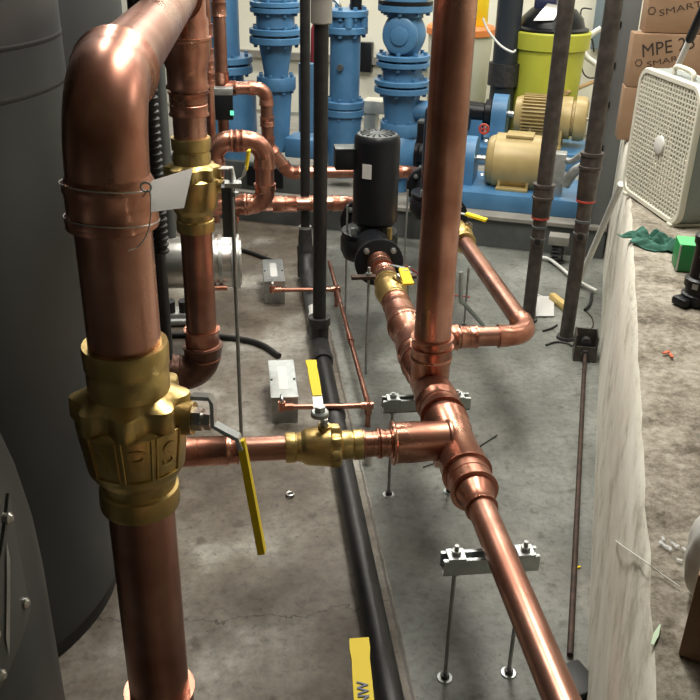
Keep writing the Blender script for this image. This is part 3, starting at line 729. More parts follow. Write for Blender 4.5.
# the U shaped loop
YD, rD = 3.72, .040
q0, q1, q2, q3 = at_y(215, 175, YD), at_y(215, 141, YD), at_y(264, 141, YD), at_y(264, 204, YD)
q1.x = q0.x; q2.z = q1.z; q3.x = q2.x
ld = thing('copper_pipe', 'thick copper U-loop just right of the far brass valve', 'pipe', q3)
a, b = elbow(ld, q0, q1, q2, rD, .07, cup=.03); a2, b2 = elbow(ld, q1, q2, q3, rD, .075, cup=.04)
q4 = Vector((q3.x-.18, YD, q3.z)); a3, b3 = elbow(ld, q2, q3, q4, rD, .06, cup=.03)
pipe(ld, q0-Z*.1, a, rD); pipe(ld, b, a2, rD); pipe(ld, b2, a3, rD); sleeve(ld, (b+a2)/2, X, .05, rD)
tee(ld, q4+X*.03, X, .15, rD, -Z, .075, rD*.75); pipe(ld, q4+X*.03-Z*.05, q4+X*.03-Z*.16, rD*.68); sleeve(ld, q4+X*.03-Z*.165, Z, .03, rD*.72, name='cap')
# line to the second pump and its riser
YP = 4.87; r3 = .034
zL = ZHd
c0 = at_y(222, 88, YP); c1 = at_y(266, 88, YP); c2 = at_y(268, 146, YP); c3 = at_y(289, 172, YP); c3.z = zL; c1.z = c0.z; c2.x = c1.x+.005
le = thing('copper_pipe', 'copper line looping down from the far riser and along to the hidden pump', 'pipe', (.4, YP, zL-r3))
a, b = elbow(le, c0, c1, c2, r3, .06, cup=.03); a2, b2 = elbow(le, c1, c2, c3, r3, .06, cup=.03)
pipe(le, c0+X*.05, a, r3); pipe(le, b, a2, r3); sleeve(le, (b+a2)/2, Z, .05, r3)
cE = Vector((XR, YP, zL)); a3, b3 = elbow(le, c2, c3, cE, r3, .05, cup=.03); pipe(le, b2, a3, r3)
a4, b4 = elbow(le, c3, cE, (XR, 4.5, zL), r3, .075, cup=.035); pipe(le, b3, a4, r3); pipe(le, b4, (XR, 4.59, zL), r3)
sleeve(le, (.42, YP, zL), X, .06, r3)
rr_ = thing('copper_pipe', 'far copper riser rising behind the valve column, with a black control box', 'pipe', (c0.x, YP, .3))
tee(rr_, c0, Z, .17, r3, X, .075, r3); pipe(rr_, c0+Z*.08, c0+Z*1.2, r3); pipe(rr_, c0-Z*.3, c0-Z*.07, r3*.9)
sleeve(rr_, (c0.x, YP, at_y(222, 9, YP).z), Z, .07, r3)
p = at_y(222, 104, YP-.09)
t = thing('control_box', 'small black control box with silver label strip and green lamp, on the far copper riser', 'box', p-Z*.07)
MB().box(p-Z*.012, (.115, .07, .13), bevel=.004).build('housing', BLACKP, t); MB().box(p+Z*.068-Y*.001, (.118, .074, .035), bevel=.003).build('label_strip', GALV, t)
GL = mat('green_lamp', (.1, .8, .4), .4); GL.node_tree.nodes['Principled BSDF'].inputs['Emission Color'].default_value = (.15, .9, .45, 1); GL.node_tree.nodes['Principled BSDF'].inputs['Emission Strength'].default_value = 1.2
MB().box(at_y(232, 113, YP-.13), (.018, .006, .022)).build('lamp', GL, t)
rn = thing('copper_pipe', 'narrow copper riser squeezed between the valve column and the far riser', 'pipe', (0, 3.9, 1))
p = at_y(208, 60, 3.9); x_ = p.x
MB().cyl((x_, 3.9, .45), (x_, 3.9, 2.1), .020, 20).build('pipe', COPPER, rn)
for py in (30, 55, 66, 80): sleeve(rn, (x_, 3.9, at_y(208, py, 3.9).z), Z, .05, .022)
# thin copper pair crossing near the floor
for k, (y_, z_) in enumerate(((4.5, .34), (4.62, .30))):
    solo(MB().cyl((-.45, y_, z_), (.20, y_, z_), .011, 12), 'copper_tube', COPPER, 'thin copper tube crossing below the U-loop, ' + ('nearer of two' if k == 0 else 'farther of two'), 'pipe')
# stainless drum behind the valve column
ys = 3.45; zs = at_y(200, 262, ys).z; xa, xb = at_y(140, 262, ys).x, at_y(244, 262, ys).x
t = thing('steel_vessel', 'horizontal stainless vessel with band clamps behind the far brass valve column', 'vessel', ((xa+xb)/2, ys, 0))
MB().lathe((xa-.01, ys, zs), X, [(0, .09), (.02, .105), (xb-xa-.02, .105), (xb-xa-.0, .095)], 40).build('shell', STEEL, t)
for px in (214, 221, 238): 
    x_ = at_y(px, 262, ys).x; MB().lathe((x_-.008, ys, zs), X, [(0, .108), (.001, .113), (.015, .113), (.016, .108)], 40, caps=False).build('band_clamp', ZINC, t)
MB().lathe((xb-.05, ys, zs), X, [(0, .10), (.0, .112), (.03, .112), (.035, .08)], 40).build('end_cap', GALV, t)
for x_ in (xa+.05, xb-.16): MB().box((x_, ys, (zs-.10)/2+.01), (.03, .12, zs-.08)).build('foot', MIDGREY, t)
MB().box((xa+.08, ys-.02, zs+.13), (.06, .05, .06), bevel=.004).build('nozzle', PAPER, t)
t = thing('pipe_manifold', 'small grey manifold with black knobs on the floor behind the big copper riser', 'manifold', at_z(165, 325, 0))
p = at_z(172, 322, 0)
MB().box(p+Z*.03, (.16, .10, .06), bevel=.006).build('block', GALV, t)
for k in range(3): MB().cyl(p+Vector((-.06+.06*k, -.02, .06)), p+Vector((-.06+.06*k, -.03, .12)), .022, 16).build('knob', RUBBER, t)
MB().cyl(p+Vector((-.09, -.05, .022)), p+Vector((.12, -.05, .022)), .018, 14).build('tube', GALV, t)
for px, lab in ((158, 'short copper stub under the stainless vessel, left of the valve column'), (220, 'short copper stub under the stainless vessel, right of the valve column')):
    p = at_y(px, 288, 3.35); solo(MB().cyl(p-X*.035, p+X*.03, .011, 14), 'copper_tube', COPPERF, lab, 'pipe')
# black cables on the floor
def cable(pts, r, m_, label, name='cable', cat='cable'):
    q = [at_z(a_, b_, r) for a_, b_ in pts]; return solo(MB().sweep(spline(q), r, 12), name, m_, label, cat)
cable([(152, 334), (170, 335), (200, 335), (240, 339), (262, 345), (279, 356)], .013, RUBBER, 'thick black cable running on the floor to the nearer junction box')
cable([(225, 246), (245, 251), (262, 257), (274, 262), (279, 270)], .011, RUBBER, 'black cable on the floor leading to the farther junction box')
cable([(395, 258), (420, 275), (440, 292), (470, 297)], .003, RED, 'thin reddish wire on the floor behind the tall copper riser')
q = [at_z(461, 330, .0)+Z*z_ for z_ in (0.0,)]
p0, p1, p2 = at_y(461, 272, 3.45), at_y(461, 300, 3.45), at_z(483, 325, .02)
solo(MB().sweep(spline([p0, p1, p1.lerp(p2, .15), p2]), .010, 10), 'conduit', ZINC, 'bent silver conduit standing behind the copper branch', 'conduit')
solo(MB().ringtorus(at_z(290, 494, .007), Z, .011, .004), 'pipe_ring', STEEL, 'small loose metal ring lying on the floor left of the long black pipe', 'ring')
for i, (a_, b_) in enumerate((((423, 467), (441, 461)), ((480, 446), (497, 435)))):
    solo(MB().cyl(at_z(*a_, .004), at_z(*b_, .004), .0022, 8), 'wire_offcut', BLACKFIT, 'short wire offcut on the floor ' + ('left' if i == 0 else 'right') + ' of the cross tee', 'wire')
p = at_z(368, 463, 0); solo(MB().lathe(p, Z, [(0, .016), (.05, .016), (.055, .012)], 16), 'floor_stub', PAPER, 'short white plastic stub on the floor behind the small brass valve', 'pipe stub')

# ================================================================== BLUE PUMPS
UP = 5.28
def zU(px, py, u=UP): return at_u(px, py, u).z
def column(label, px, items, u=UP, extra=None, ref=60):
    """items = [(y0, y1, width px, kind)] from top to bottom of the picture"""
    v_ = at_u(px, ref, u).dot(VV); t = thing('pump_column', label, 'pump riser', K(u, v_, 0)); base = K(u, v_, 0)
    k = u/880*1.02*1.03
    for (y0, y1, w0, kind) in items:
        z1, z0 = zU(px, y0, u), zU(px, y1, u); w1 = w0
        if isinstance(w0, tuple): w0, w1 = w0
        r0, r1 = w0*k/2, w1*k/2; h = z1-z0
        if kind == 'flange':
            f = MB().lathe(base+Z*z0, Z, [(0, r0*.97), (h*.1, r0), (h*.9, r0), (h, r0*.97)], 40).build('flange', BLUE, t)
            for j in range(8):
                a_ = 2*math.pi*(j+.5)/8; c_ = base+Vector((math.cos(a_), math.sin(a_), 0))*r0*.84
                MB().hexa(c_+Z*(z0-.018), c_+Z*(z1+.018), .013).build('bolt', BLUE, f)
        elif kind == 'gasket': MB().lathe(base+Z*z0, Z, [(0, r0), (h, r0)], 36).build('gasket', BLACKP, t)
        elif kind == 'ball':
            MB().lathe(base+Z*z0, Z, [(h*s_, r0*(.62+.38*math.sin(math.pi*s_))) for s_ in [j/12 for j in range(13)]], 40).build('check_valve_body', BLUE, t)
            c_ = base+Z*(z0+z1)/2-UU*r0*.72
            MB().lathe(c_, -UU, [(0, r0*.80), (r0*.25, r0*.80), (r0*.30, r0*.72), (r0*.31, r0*.42), (r0*.40, r0*.40), (r0*.42, r0*.34)], 36).build('inspection_cover', BLUE, t)
        else: MB().lathe(base+Z*z0, Z, [(0, r1), (h*.12, r1*.99), (h*.88, r0*.99), (h, r0)], 36).build(kind, BLUE, t)
    return t, base
c4, b4_ = column('blue flanged riser with round check valve, right-hand one, left of the tall copper riser', 403,
    [(-60, 0, 40, 'pipe'), (0, 4, 50, 'gasket'), (4, 11, 50, 'flange'), (10, 17, 34, 'neck'), (12, 55, 40, 'ball'), (54, 59, 50, 'flange'), (61, 66, 50, 'flange'), (66, 79, 38, 'spool'), (79, 84, 52, 'flange'), (86, 92, 52, 'flange'), (92, 122, (36, 31), 'cone'), (122, 135, 38, 'flange'), (135, 190, 22, 'pipe')])
kk = K(UP, b4_.dot(VV), 0); zz = zU(403, 109)
MB().cyl(kk+Z*zz, kk+Z*zz+VV*.30, .058, 28).build('side_outlet', BLUE, c4)
c3_, b3_ = column('pale blue tall straight riser with bolted lid and side boss, second from the right', 345,
    [(9, 16, 42, 'flange'), (16, 26, 34, 'neck'), (26, 33, 42, 'flange'), (33, 100, (29, 29), 'barrel'), (100, 107, 39, 'flange'), (108, 115, 39, 'flange'), (115, 175, (34, 31), 'barrel')])
for j in range(6):
    a_ = 2*math.pi*j/6-.5; c_ = b3_+Vector((math.cos(a_), math.sin(a_), 0))*.112
    MB().cyl(c_+Z*zU(345, 26), c_+Z*zU(345, 16), .026, 14).build('lug', BLUE, c3_)
MB().cyl(b3_+Z*zU(343, 65)-UU*.08, b3_+Z*zU(343, 65)-UU*.115, .018, 14).build('boss', MIDGREY, c3_)
MB().cyl(b3_+Z*zU(345, 9)+VV*.06, b3_+Z*zU(345, -15)+VV*.06, .035, 16).build('valve_stem', BLACKP, c3_)
MB().sweep([b3_+Z*zU(345, 9)-VV*.08+Z*.05*math.sin(a_)+VV*.05*math.cos(a_)*1.0-UU*.02 for a_ in [math.pi*k/10 for k in range(11)]], .012, 10).build('air_vent_tube', STEEL, c3_)
c2_, b2_ = column('blue tapered riser with stacked flanges, left of the black iron pair', 276,
    [(-60, 0, 34, 'pipe'), (1, 6, 48, 'flange'), (7, 12, 48, 'flange'), (12, 27, 37, 'spool'), (28, 34, 50, 'flange'), (36, 43, 50, 'flange'), (43, 76, (32, 24), 'cone'), (76, 89, 38, 'flange'), (89, 150, (30, 24), 'barrel')])
MB().box(K(UP-.05, b2_.dot(VV)+.20, zU(300, 143)), (.20, .2, .12), KA, bevel=.01).build('mounting_block', BLUE, c2_)
MB().cyl(K(UP+.2, b2_.dot(VV)+.13, zU(300, 150)), K(UP+.2, b2_.dot(VV)+.13, zU(300, 68)), .05, 24).build('bypass_pipe', BLUE, c2_)
c1_, b1_ = column('blue riser farthest left, behind the copper risers', 224,
    [(-60, 55, 32, 'pipe'), (55, 62, 56, 'flange'), (64, 72, 56, 'flange'), (72, 80, 38, 'spool'), (84, 130, 62, 'barrel'), (130, 170, 40, 'pipe')])
# --- pump sets
def pumpset(label, u, v0, v1, z0=.19, h=.10, guard=None, vg=None, zsh=.45, casing=None):
    t = thing('pump_set', label, 'pump', K(u, (v0+v1)/2, z0))
    kbox(u-.25, u+.25, v0, v1, z0, z0+h, bevel=.006).build('base_frame', BLUE, t)
    g = MB(); a_, b_ = vg; n = 16; R0 = .13
    prof = [K(u-.12, a_, z0+h), K(u-.12, a_, zsh)] + [K(u-.12*math.cos(math.pi*k/n), a_, zsh+.13*math.sin(math.pi*k/n)) for k in range(1, n)] + [K(u+.12, a_, zsh), K(u+.12, a_, z0+h)]
    g.plate(prof, b_-a_, VV); g.build('coupling_guard', BLUE, t)
    MB().cyl(K(u, a_-.4, zsh), K(u, b_+.12, zsh), .022, 16).build('shaft', STEEL, t)
    MB().lathe(K(u, a_-.22, zsh), VV, [(0, .085), (.03, .085), (.04, .07), (.16, .062), (.17, .09), (.21, .09)], 28).build('bearing_housing', BLACKP, t)
    MB().lathe(K(u, a_-.40, zsh), VV, [(0, .08), (.02, .14), (.05, .16), (.12, .16), (.15, .14), (.19, .09)], 36).build('volute', BLUE, t)
    kbox(u-.08, u+.08, a_-.16, a_-.06, z0+h, zsh-.05).build('pedestal', BLUE, t)
    return t
U1, U2 = 5.28, 6.35
v1a, v1b = at_u(447, 165, U1-.1).dot(VV), at_u(474, 165, U1-.1).dot(VV)
Z1 = at_u(520, 162, U1).z
pumpset('nearer blue pump base with blue coupling guard, behind the tall copper riser', U1, -.98, at_u(590, 210, 5.0).dot(VV)-.0, vg=(v1a, v1b), zsh=Z1)
v2a, v2b = at_u(491, 118, U2-.1).dot(VV), at_u(506, 118, U2-.1).dot(VV)
Z2 = at_u(540, 116, U2).z
pumpset('farther blue pump base with small blue guard, in front of the yellow-green drum', U2, -1.25, .1, vg=(v2a, v2b), zsh=Z2, h=.12)
solo(MB().cyl(K(U2-.3, -1.35, Z2), K(U2-.3, v2a-.12, Z2), .075, 28), 'suction_pipe', BLACKP, 'fat black horizontal pipe between the tall copper riser and the small blue guard', 'pipe')
def motor(label, u, vA, vB, z, r, fins, zb):
    t = thing('electric_motor', label, 'motor', K(u, (vA+vB)/2, zb)); L_ = vB-vA
    if fins:
        kf = L_*.62
        MB().lathe(K(u, vA, z), VV, [(0, r*.45), (.01, r*.80), (.05, r*.90), (.06, r*.86), (kf, r*.86)], 48).build('frame', GOLD, t)
        for j in range(36):
            a_ = 2*math.pi*j/36; d_ = UU*math.cos(a_)+Z*math.sin(a_)
            R3 = Matrix((VV, d_, VV.cross(d_))).transposed(); MB().box(K(u, vA+.06+(kf-.07)/2, z)+d_*r*.93, (kf-.07, r*.16, .006), rot=R3).build('cooling_fin', GOLD, t)
        MB().lathe(K(u, vA+kf, z), VV, [(0, r*.92), (.01, r*.97), (.08, r*.97), (.085, r*.80), (.10, r*.80), (.105, r*1.02), (L_-kf-.03, r*1.02), (L_-kf-.01, r*.95), (L_-kf, r*.7)], 48).build('fan_cowl', GOLD, t)
        MB().cyl(K(u, vB-.002, z), K(u, vB+.07, z), .012, 12).build('shaft_end', STEEL, t)
    else:
        MB().lathe(K(u, vA, z), VV, [(0, r*.4), (.008, r*.78), (.02, r*.86), (.05, r*.93), (.055, r), (L_-.03, r), (L_-.01, r*.95), (L_, r*.8)], 56).build('frame', GOLD, t)
        kbox(u-.07, u+.07, vA+.11, vB-.12, z+r*.93, z+r*1.04, bevel=.004).build('top_plate', GOLD, t)
        for j in (0, 2, 4):
            a_ = math.pi*(j/4.0)+.5; c_ = K(u, vA+.005, z)+(UU*math.cos(a_)+Z*math.sin(a_))*r*.85; MB().hexa(c_, c_-VV*.015, .012).build('bolt', STEEL, t)
    for s in (-1, 1):
        f = kbox(u+s*r*.72-.05, u+s*r*.72+.05, vA+L_*.22, vA+L_*.70, zb, zb+.018, bevel=.003)
        for q_ in (.24, .66): kbox(u+s*r*.66-.03, u+s*r*.66+.03, vA+L_*q_, vA+L_*q_+.015, zb, z-r*.35, f)
        kbox(u+s*r*.62-.012, u+s*r*.62+.012, vA+L_*.24, vA+L_*.68, zb+.045, z-r*.3, f)
        f.build('foot', GOLD, t)
    return t
motor('smooth tan electric motor on the nearer blue base', U1, at_u(486, 162, U1).dot(VV), at_u(552, 165, U1).dot(VV), Z1, at_u(515, 134, U1).z-Z1, False, .29)
motor('finned tan electric motor with a fan cowl on the farther blue base', U2, at_u(514, 116, U2).dot(VV), at_u(587, 122, U2).dot(VV), Z2, at_u(540, 94, U2).z-Z2, True, .31)
t = thing('hand_valve', 'small red hand wheel between the two blue guards', 'valve', at_u(484, 129, 5.9)-Z*.03)
p = at_u(484, 129, 5.9); MB().ringtorus(p, -UU, .03, .007, 24, 6).box(p, (.055, .008, .008), KA).box(p, (.008, .008, .055), KA).build('wheel', RED, t); MB().cyl(p, p+UU*.12, .008, 10).build('stem', ZINC, t)
# black starter boxes between the risers
for (px, py, w_, h_, lab) in ((427, 132, .10, .12, 'black control box beside the check valve riser, left of the tall copper riser'), (366, 57, .12, .26, 'black box on the back wall between the two right-hand blue risers')):
    if py > 100:
        p = at_u(px, py, 5.0); t = thing('control_box', lab, 'box', p-Z*h_/2); MB().box(p, (w_, .08, h_), KA, bevel=.004).build('housing', BLACKP, t); MB().box(p+Z*(h_/2), (w_*1.02, .082, .012), KA).build('lid', MIDGREY, t); MB().cyl(p-Z*h_*.5, p-Z*(h_*.5+.14), .02, 12).build('conduit', MIDGREY, t)
    else:
        p = at_u(px, py, UB-.05); t = thing('control_box', lab, 'box', p-Z*h_/2); MB().box(p, (w_, .09, h_), KA, bevel=.004).build('housing', BLACKP, t)
p = at_u(373, 120, 5.55); t = thing('pump_bracket', 'cream painted bracket standing behind the black pump motor', 'bracket', K(5.55, p.dot(VV), .19))
vb = p.dot(VV); kbox(5.5, 5.6, vb-.05, vb+.03, .19, at_u(373, 112, 5.55).z, bevel=.006).build('post', CREAM, t)
kbox(5.48, 5.62, vb-.06, vb+.09, at_u(373, 112, 5.55).z, at_u(373, 99, 5.55).z, bevel=.01).build('head', CREAM, t)
p = at_u(317, 45, 6.4); t = thing('fire_hose', 'dull red hanging roll between the two black iron risers', 'hose', p-Z*.2)
MB().lathe(p-Z*.19, Z, [(0, .03), (.03, .05), (.3, .045), (.36, .02)], 20).build('roll', mat('dull_red', (.30, .03, .05), .6), t)
# dark equipment block low behind the U-loop
t = thing('equipment_base', 'dark grey equipment base on the pad behind the copper loops', 'base', K(5.1, -1.9, .19))
kbox(4.97, 5.02, -2.75, -1.55, .19, .36, bevel=.01).build('frame', MIDGREY, t); kbox(4.96, 4.99, -1.98, -1.75, .22, .34).build('panel', BLACKP, t)

# ================================================================== BACK OF THE ROOM
ud = 7.0; vd = at_u(548, 60, ud).dot(VV); zt_ = at_u(548, 30, ud).z
t = thing('plastic_drum', 'yellow-green plastic drum with black lid behind the tan motors', 'drum', K(ud, vd, 0))
MB().lathe(K(ud, vd, 0), Z, [(0, .20), (.02, .225), (zt_-.13, .262), (zt_-.12, .285), (zt_-.01, .292), (zt_, .285), (zt_, .25)], 56).build('drum', YDRUM, t)
MB().lathe(K(ud, vd, zt_), Z, [(0, .27), (.015, .272), (.03, .24), (.09, .22), (.15, .16), (.16, .05)], 40).build('lid', BLACKP, t)
t2 = thing('valve_head', 'dark control head with silver sheet on the drum lid', 'valve', K(ud, vd-.03, zt_+.12))
MB().box(K(ud-.02, vd-.06, zt_+.19), (.16, .14, .10), KA, bevel=.02).build('body', mat('navy_plastic', (.02, .025, .07), .4), t2)
MB().cyl(K(ud, vd-.05, zt_+.22), K(ud, vd-.05, zt_+.5), .045, 20).build('riser_tube', mat('navy_pipe', (.02, .03, .09), .4), t2)
MB().plate([K(ud-.24, vd-.12, zt_+.08), K(ud-.24, vd+.02, zt_+.09), K(ud-.18, vd+.06, zt_+.18), K(ud-.16, vd-.04, zt_+.19)], .004, Z).build('sheet', STEEL, t2)
ud = 7.35; vd = at_u(458, 70, ud).dot(VV); zt_ = at_u(458, 30, ud).z
t = thing('plastic_drum', 'off-white plastic drum with an orange rim, behind the tall copper riser', 'drum', K(ud, vd, 0))
MB().lathe(K(ud, vd, 0), Z, [(0, .21), (.02, .225), (zt_-.03, .255)], 48).build('drum', DRUMW, t)
tag(MB().lathe(K(ud, vd, zt_-.03), Z, [(0, .26), (.005, .272), (.05, .272), (.07, .255)], 48).build('rim', ORANGE, t), 'orange rim')
p = at_u(484, 10, ud+.1); t = thing('caution_bucket', 'yellow container standing on the off-white drum', 'container', K(ud, vd+.12, zt_+.04)); kbox(ud-.06, ud+.06, vd+.08, vd+.20, zt_+.04, zt_+.34, bevel=.01).build('body', YELLOW, t)
ud = 6.85; p = at_u(505, 60, ud); vd = p.dot(VV)
t = thing('iron_pipe', 'thick dark upright pipe between the two plastic drums', 'pipe', K(ud, vd, 0))
MB().cyl(K(ud, vd, 0), K(ud, vd, 2.2), .092, 32).build('pipe', mat('dark_blue_pipe', (.018, .024, .032), .4), t); MB().lathe(K(ud, vd, at_u(505, 85, ud).z), Z, [(0, .10), (.0, .115), (.16, .115), (.16, .10)], 32).build('coupling', BLACKFIT, t)
def wcable(pts, u, r, m_, label, name='cable'): return solo(MB().sweep(spline([at_u(a_, b_, u) for a_, b_ in pts]), r, 10), name, m_, label, 'cable')
wcable([(483, 18), (488, 30), (500, 45), (512, 52), (516, 50)], 6.7, .008, WHITEP, 'thin grey cord hanging across the thick dark pipe')
wcable([(601, 28), (590, 36), (584, 46), (586, 56), (596, 64)], 7.5, .022, WHITEP, 'white flexible hose curving right of the yellow-green drum', 'hose')
wcable([(548, 0), (560, 12), (585, 28), (592, 40), (594, 52)], 7.6, .007, RUBBER, 'black cord draped from above the drum to the right')
wcable([(592, 9), (582, 9), (581, 20), (583, 35), (581, 55), (583, 72), (590, 78), (602, 76)], 7.8, .006, RUBBER, 'black cord looping down the back wall right of the drum')
solo(MB().cyl(at_u(566, 93, 6.75), at_u(598, 80, 7.9), .016, 12), 'wooden_handle', mat('bare_wood', (.42, .27, .12), .6), 'pale wooden stick lying aslant behind the finned motor', 'handle')
t = thing('wall_cabinet', 'grey blue wall cabinet at the back, right of the yellow-green drum', 'cabinet', K(UB-.1, .1, .9))
va = at_u(594, 20, UB-.1).dot(VV); kbox(UB-.14, UB-.002, va, va+.16, .75, 1.7, bevel=.01).build('body', mat('slate_paint', (.17, .22, .25), .5), t)

# ================================================================== UPRIGHT STEEL PIPES AT THE RIGHT
def steel_upright(label, px, pyb, ycoup, yred, yhole, depthless=None):
    p = at_z(px, pyb, 0); t = thing('steel_pipe', label, 'pipe', p)
    def zp(y_): return at_y(px, y_, p.y).z
    def zq(y_):   # height on the vertical axis for a picture row
        lo_, hi_ = 0.0, 3.0
        for _ in range(40):
            m_ = (lo_+hi_)/2; c_ = RM.transposed() @ (p+Z*m_-EYE); yy = 350+FPX*c_.y/c_.z
            if yy > y_: lo_ = m_
            else: hi_ = m_
        return lo_
    MB().cyl(p, p+Z*zq(yred), .031, 28).build('lower_pipe', GREYPIPE, t)
    MB().lathe(p+Z*zq(yred+2), Z, [(0, .032), (.012, .040), (zq(ycoup+12)-zq(yred+2), .044)], 28).build('cup', GREYPIPE, t)
    MB().lathe(p+Z*zq(ycoup+14), Z, [(0, .044), (.004, .049), (.014, .049), (.016, .045), (.055, .045), (.058, .049), (.07, .049), (.072, .036)], 28).build('coupling', GREYPIPE, t)
    MB().cyl(p+Z*zq(ycoup), p+Z*2.3, .0345, 28).build('upper_pipe', GREYPIPE, t)
    zr = zq(yred)
    tag(MB().lathe(p+Z*(zr-.006), Z, [(0, .033), (.0, .040), (.008, .041), (.014, .033)], 28).build('collar', RED, t), 'chipped red collar')
    d_ = (EYE-p); d_.z = 0; d_.normalize(); zh = zq(yhole); c_ = p+Z*zh
    MB().lathe(c_+d_*.024, d_, [(0, .022), (.014, .020)], 20).build('socket', GREYPIPE, t); MB().lathe(c_+d_*.0385, d_, [(0, .013), (.0005, .013)], 18).build('opening', DARKHOLE, t)
    for s in (.028, -.03): MB().lathe(p+Z*(zh+s+.03), Z, [(0, .031), (.002, .034), (.012, .034), (.014, .031)], 24).build('clamp_band', MIDGREY, t)
    MB().lathe(p, Z, [(0, .045), (.012, .042), (.014, .033)], 24).build('foot_ring', BLACKFIT, t)
    return t
steel_upright('left-hand tall grey steel pipe with red collar, in front of the tan motors', 528, 320, 185, 217, 240)
steel_upright('middle tall grey steel pipe with red collar, nearest to the raised platform', 566, 338, 155, 200, 235)
p = K(5.0, .125, 0)
t = thing('square_post', 'grey square steel post standing against the platform behind the round pipes', 'post', p)
MB().box(p+Z*1.2, (.095, .08, 2.4), KA, bevel=.005).build('post', mat('post_grey', (.15, .16, .16), .5, .2), t)
for z_ in (.62, .85, 1.05, 1.25, 1.45): MB().box(K(5.0-.04, .125-.045, z_), (.016, .02, .03), KA).build('clip', BLACKP, t)
MB().cyl(K(4.94, .065, .1), K(4.94, .065, 2.4), .009, 12).build('conduit', STEEL, t)

# leaning pvc tube
a_ = at_z(578, 284, .014); b_ = at_u(621, 184, 3.95)
solo(MB().cyl(a_, b_, .015, 18), 'plastic_tube', WHITEP, 'white plastic tube leaning from the floor against the platform edge by the fan', 'tube')
# bracket with the rusty rod
p = at_z(584, 362, 0); yaw = math.radians(-18)
Rb = Matrix.Rotation(yaw, 3, 'Z'); hb = at_y(584, 332, p.y+.05).z
t = thing('steel_bracket', 'open grey steel bracket box on the floor at the foot of the middle pipe', 'bracket', p)
mb = MB()
for s in (-1, 1): mb.box(p+Rb @ Vector((s*.045, .05, hb/2)), (.006, .10, hb), yaw)
mb.box(p+Rb @ Vector((0, .09, hb/2)), (.09, .006, hb), yaw).box(p+Rb @ Vector((0, .05, .004)), (.09, .10, .008), yaw)
mb.box(p+Rb @ Vector((0, .006, .035)), (.09, .006, .07), yaw)
mb.build('housing', GREYPIPE, t, False)
MB().cyl(p+Rb @ Vector((0, .06, hb*.62)), p+Rb @ Vector((0, .03, hb*.62)), .022, 16).hexa(p+Rb @ Vector((0, .02, .04)), p+Rb @ Vector((0, -.012, .04)), .02).build('nut', BLACKFIT, t)
r0 = p+Rb @ Vector((0, 0, .04)); r1_ = at_z(570, 655, .012)
solo(MB().sweep([r0, r0.lerp(Vector((r1_.x, r1_.y, .014)), .08)-Z*.018, r1_], .0085, 12), 'rusty_rod', BROWNROD, 'long rusty rod on the floor running beside the platform wall', 'rod')
p = at_z(577, 688, .0); solo(MB().box(p+Z*.02, (.07, .10, .04), .3, bevel=.006), 'rubber_block', RUBBER, 'black block on the floor in the corner under the main pipe', 'block')
def hose(pts, r, m_, label, z_=None, name='hose', cat='hose'): return solo(MB().sweep(spline([at_z(a_, b_, z_ or r) for a_, b_ in pts]), r, 12), name, m_, label, cat)
hose([(540, 257), (549, 259), (560, 267), (572, 277), (585, 285), (597, 291)], .009, WHITEP, 'pale flexible hose on the floor behind the middle steel pipe', .02)
hose([(592, 294), (590, 304), (585, 310)], .008, RUBBER, 'short black hose end on the floor beside the platform')
hose([(587, 312), (592, 318), (593, 326), (588, 331)], .003, BROWNROD, 'thin brown wire curl on the floor beside the platform', name='wire', cat='wire')
hose([(535, 294), (545, 298), (553, 302)], .005, WHITEP, 'white cord on the floor behind the middle steel pipe', name='cord', cat='cord')
hose([(543, 331), (552, 328), (557, 325)], .005, BLACKFIT, 'bent dark rod on the floor between the two steel pipes', name='bent_rod', cat='rod')
hose([(546, 345), (556, 342), (566, 343), (572, 346)], .005, BLACKFIT, 'bent dark rod on the floor at the foot of the middle pipe', name='bent_rod', cat='rod')
p = at_z(559, 306, .0); solo(MB().box(p+Z*.02, (.035, .17, .04), .15, bevel=.01), 'foam_pad', mat('tan_foam', (.62, .45, .16), .7), 'yellow-tan pad on the floor behind the middle steel pipe', 'pad')
mb = MB(); g = [[mb.bm.verts.new(at_z(536+i*3, 296+j*4, .006+.010*abs(noise.noise(Vector((i*.9, j*.9, 0)))))) for j in range(6)] for i in range(7)]
for i in range(6):
    for j in range(5): mb.bm.faces.new((g[i][j], g[i+1][j], g[i+1][j+1], g[i][j+1]))
solo(mb, 'plastic_film', LABEL, 'crinkled white plastic film on the floor behind the left steel pipe', 'film')
p = K(4.86, -.12, 0); t = thing('concrete_block', 'pale block with dark spring at the edge of the concrete pad', 'block', p)
p = at_z(556, 262, 0); 
MB().box((p.x, p.y, .135), (.11, .09, .05), KA, bevel=.004).build('cap', PADTOP, t)
mb = MB(); mb.sweep([p+Vector((.03*math.cos(a_), .03*math.sin(a_), .01+.10*a_/(2*math.pi*4.5))) for a_ in [k*2*math.pi*4.5/90 for k in range(91)]], .006, 8); mb.build('spring', BLACKFIT, t); MB().cyl(p, p+Z*.012, .045, 20).build('foot', BLACKFIT, t)
t.location = (p.x, p.y, 0)
for ch in t.children: ch.data.transform(Matrix.Translation(WORLD[t.name]-Vector((p.x, p.y, 0))))
p = at_u(557, 163, 5.15); t = thing('terminal_box', 'pale grey connection box between the two round steel pipes', 'box', K(5.15, p.dot(VV), .29))
vb = p.dot(VV); kbox(5.1, 5.2, vb-.03, vb+.05, .29, at_u(557, 152, 5.15).z, bevel=.005).build('housing', GALV, t)
MB().sweep(spline([K(5.12, vb+.04, at_u(557, 158, 5.15).z), at_u(572, 161, 5.1), at_u(581, 155, 5.08)]), .018, 12).build('conduit', GALV, t)
MB().sweep(spline([at_u(565, 185, 5.08), at_u(574, 172, 5.06), at_u(584, 166, 5.05)]), .03, 12).build('elbow', GALV, t)

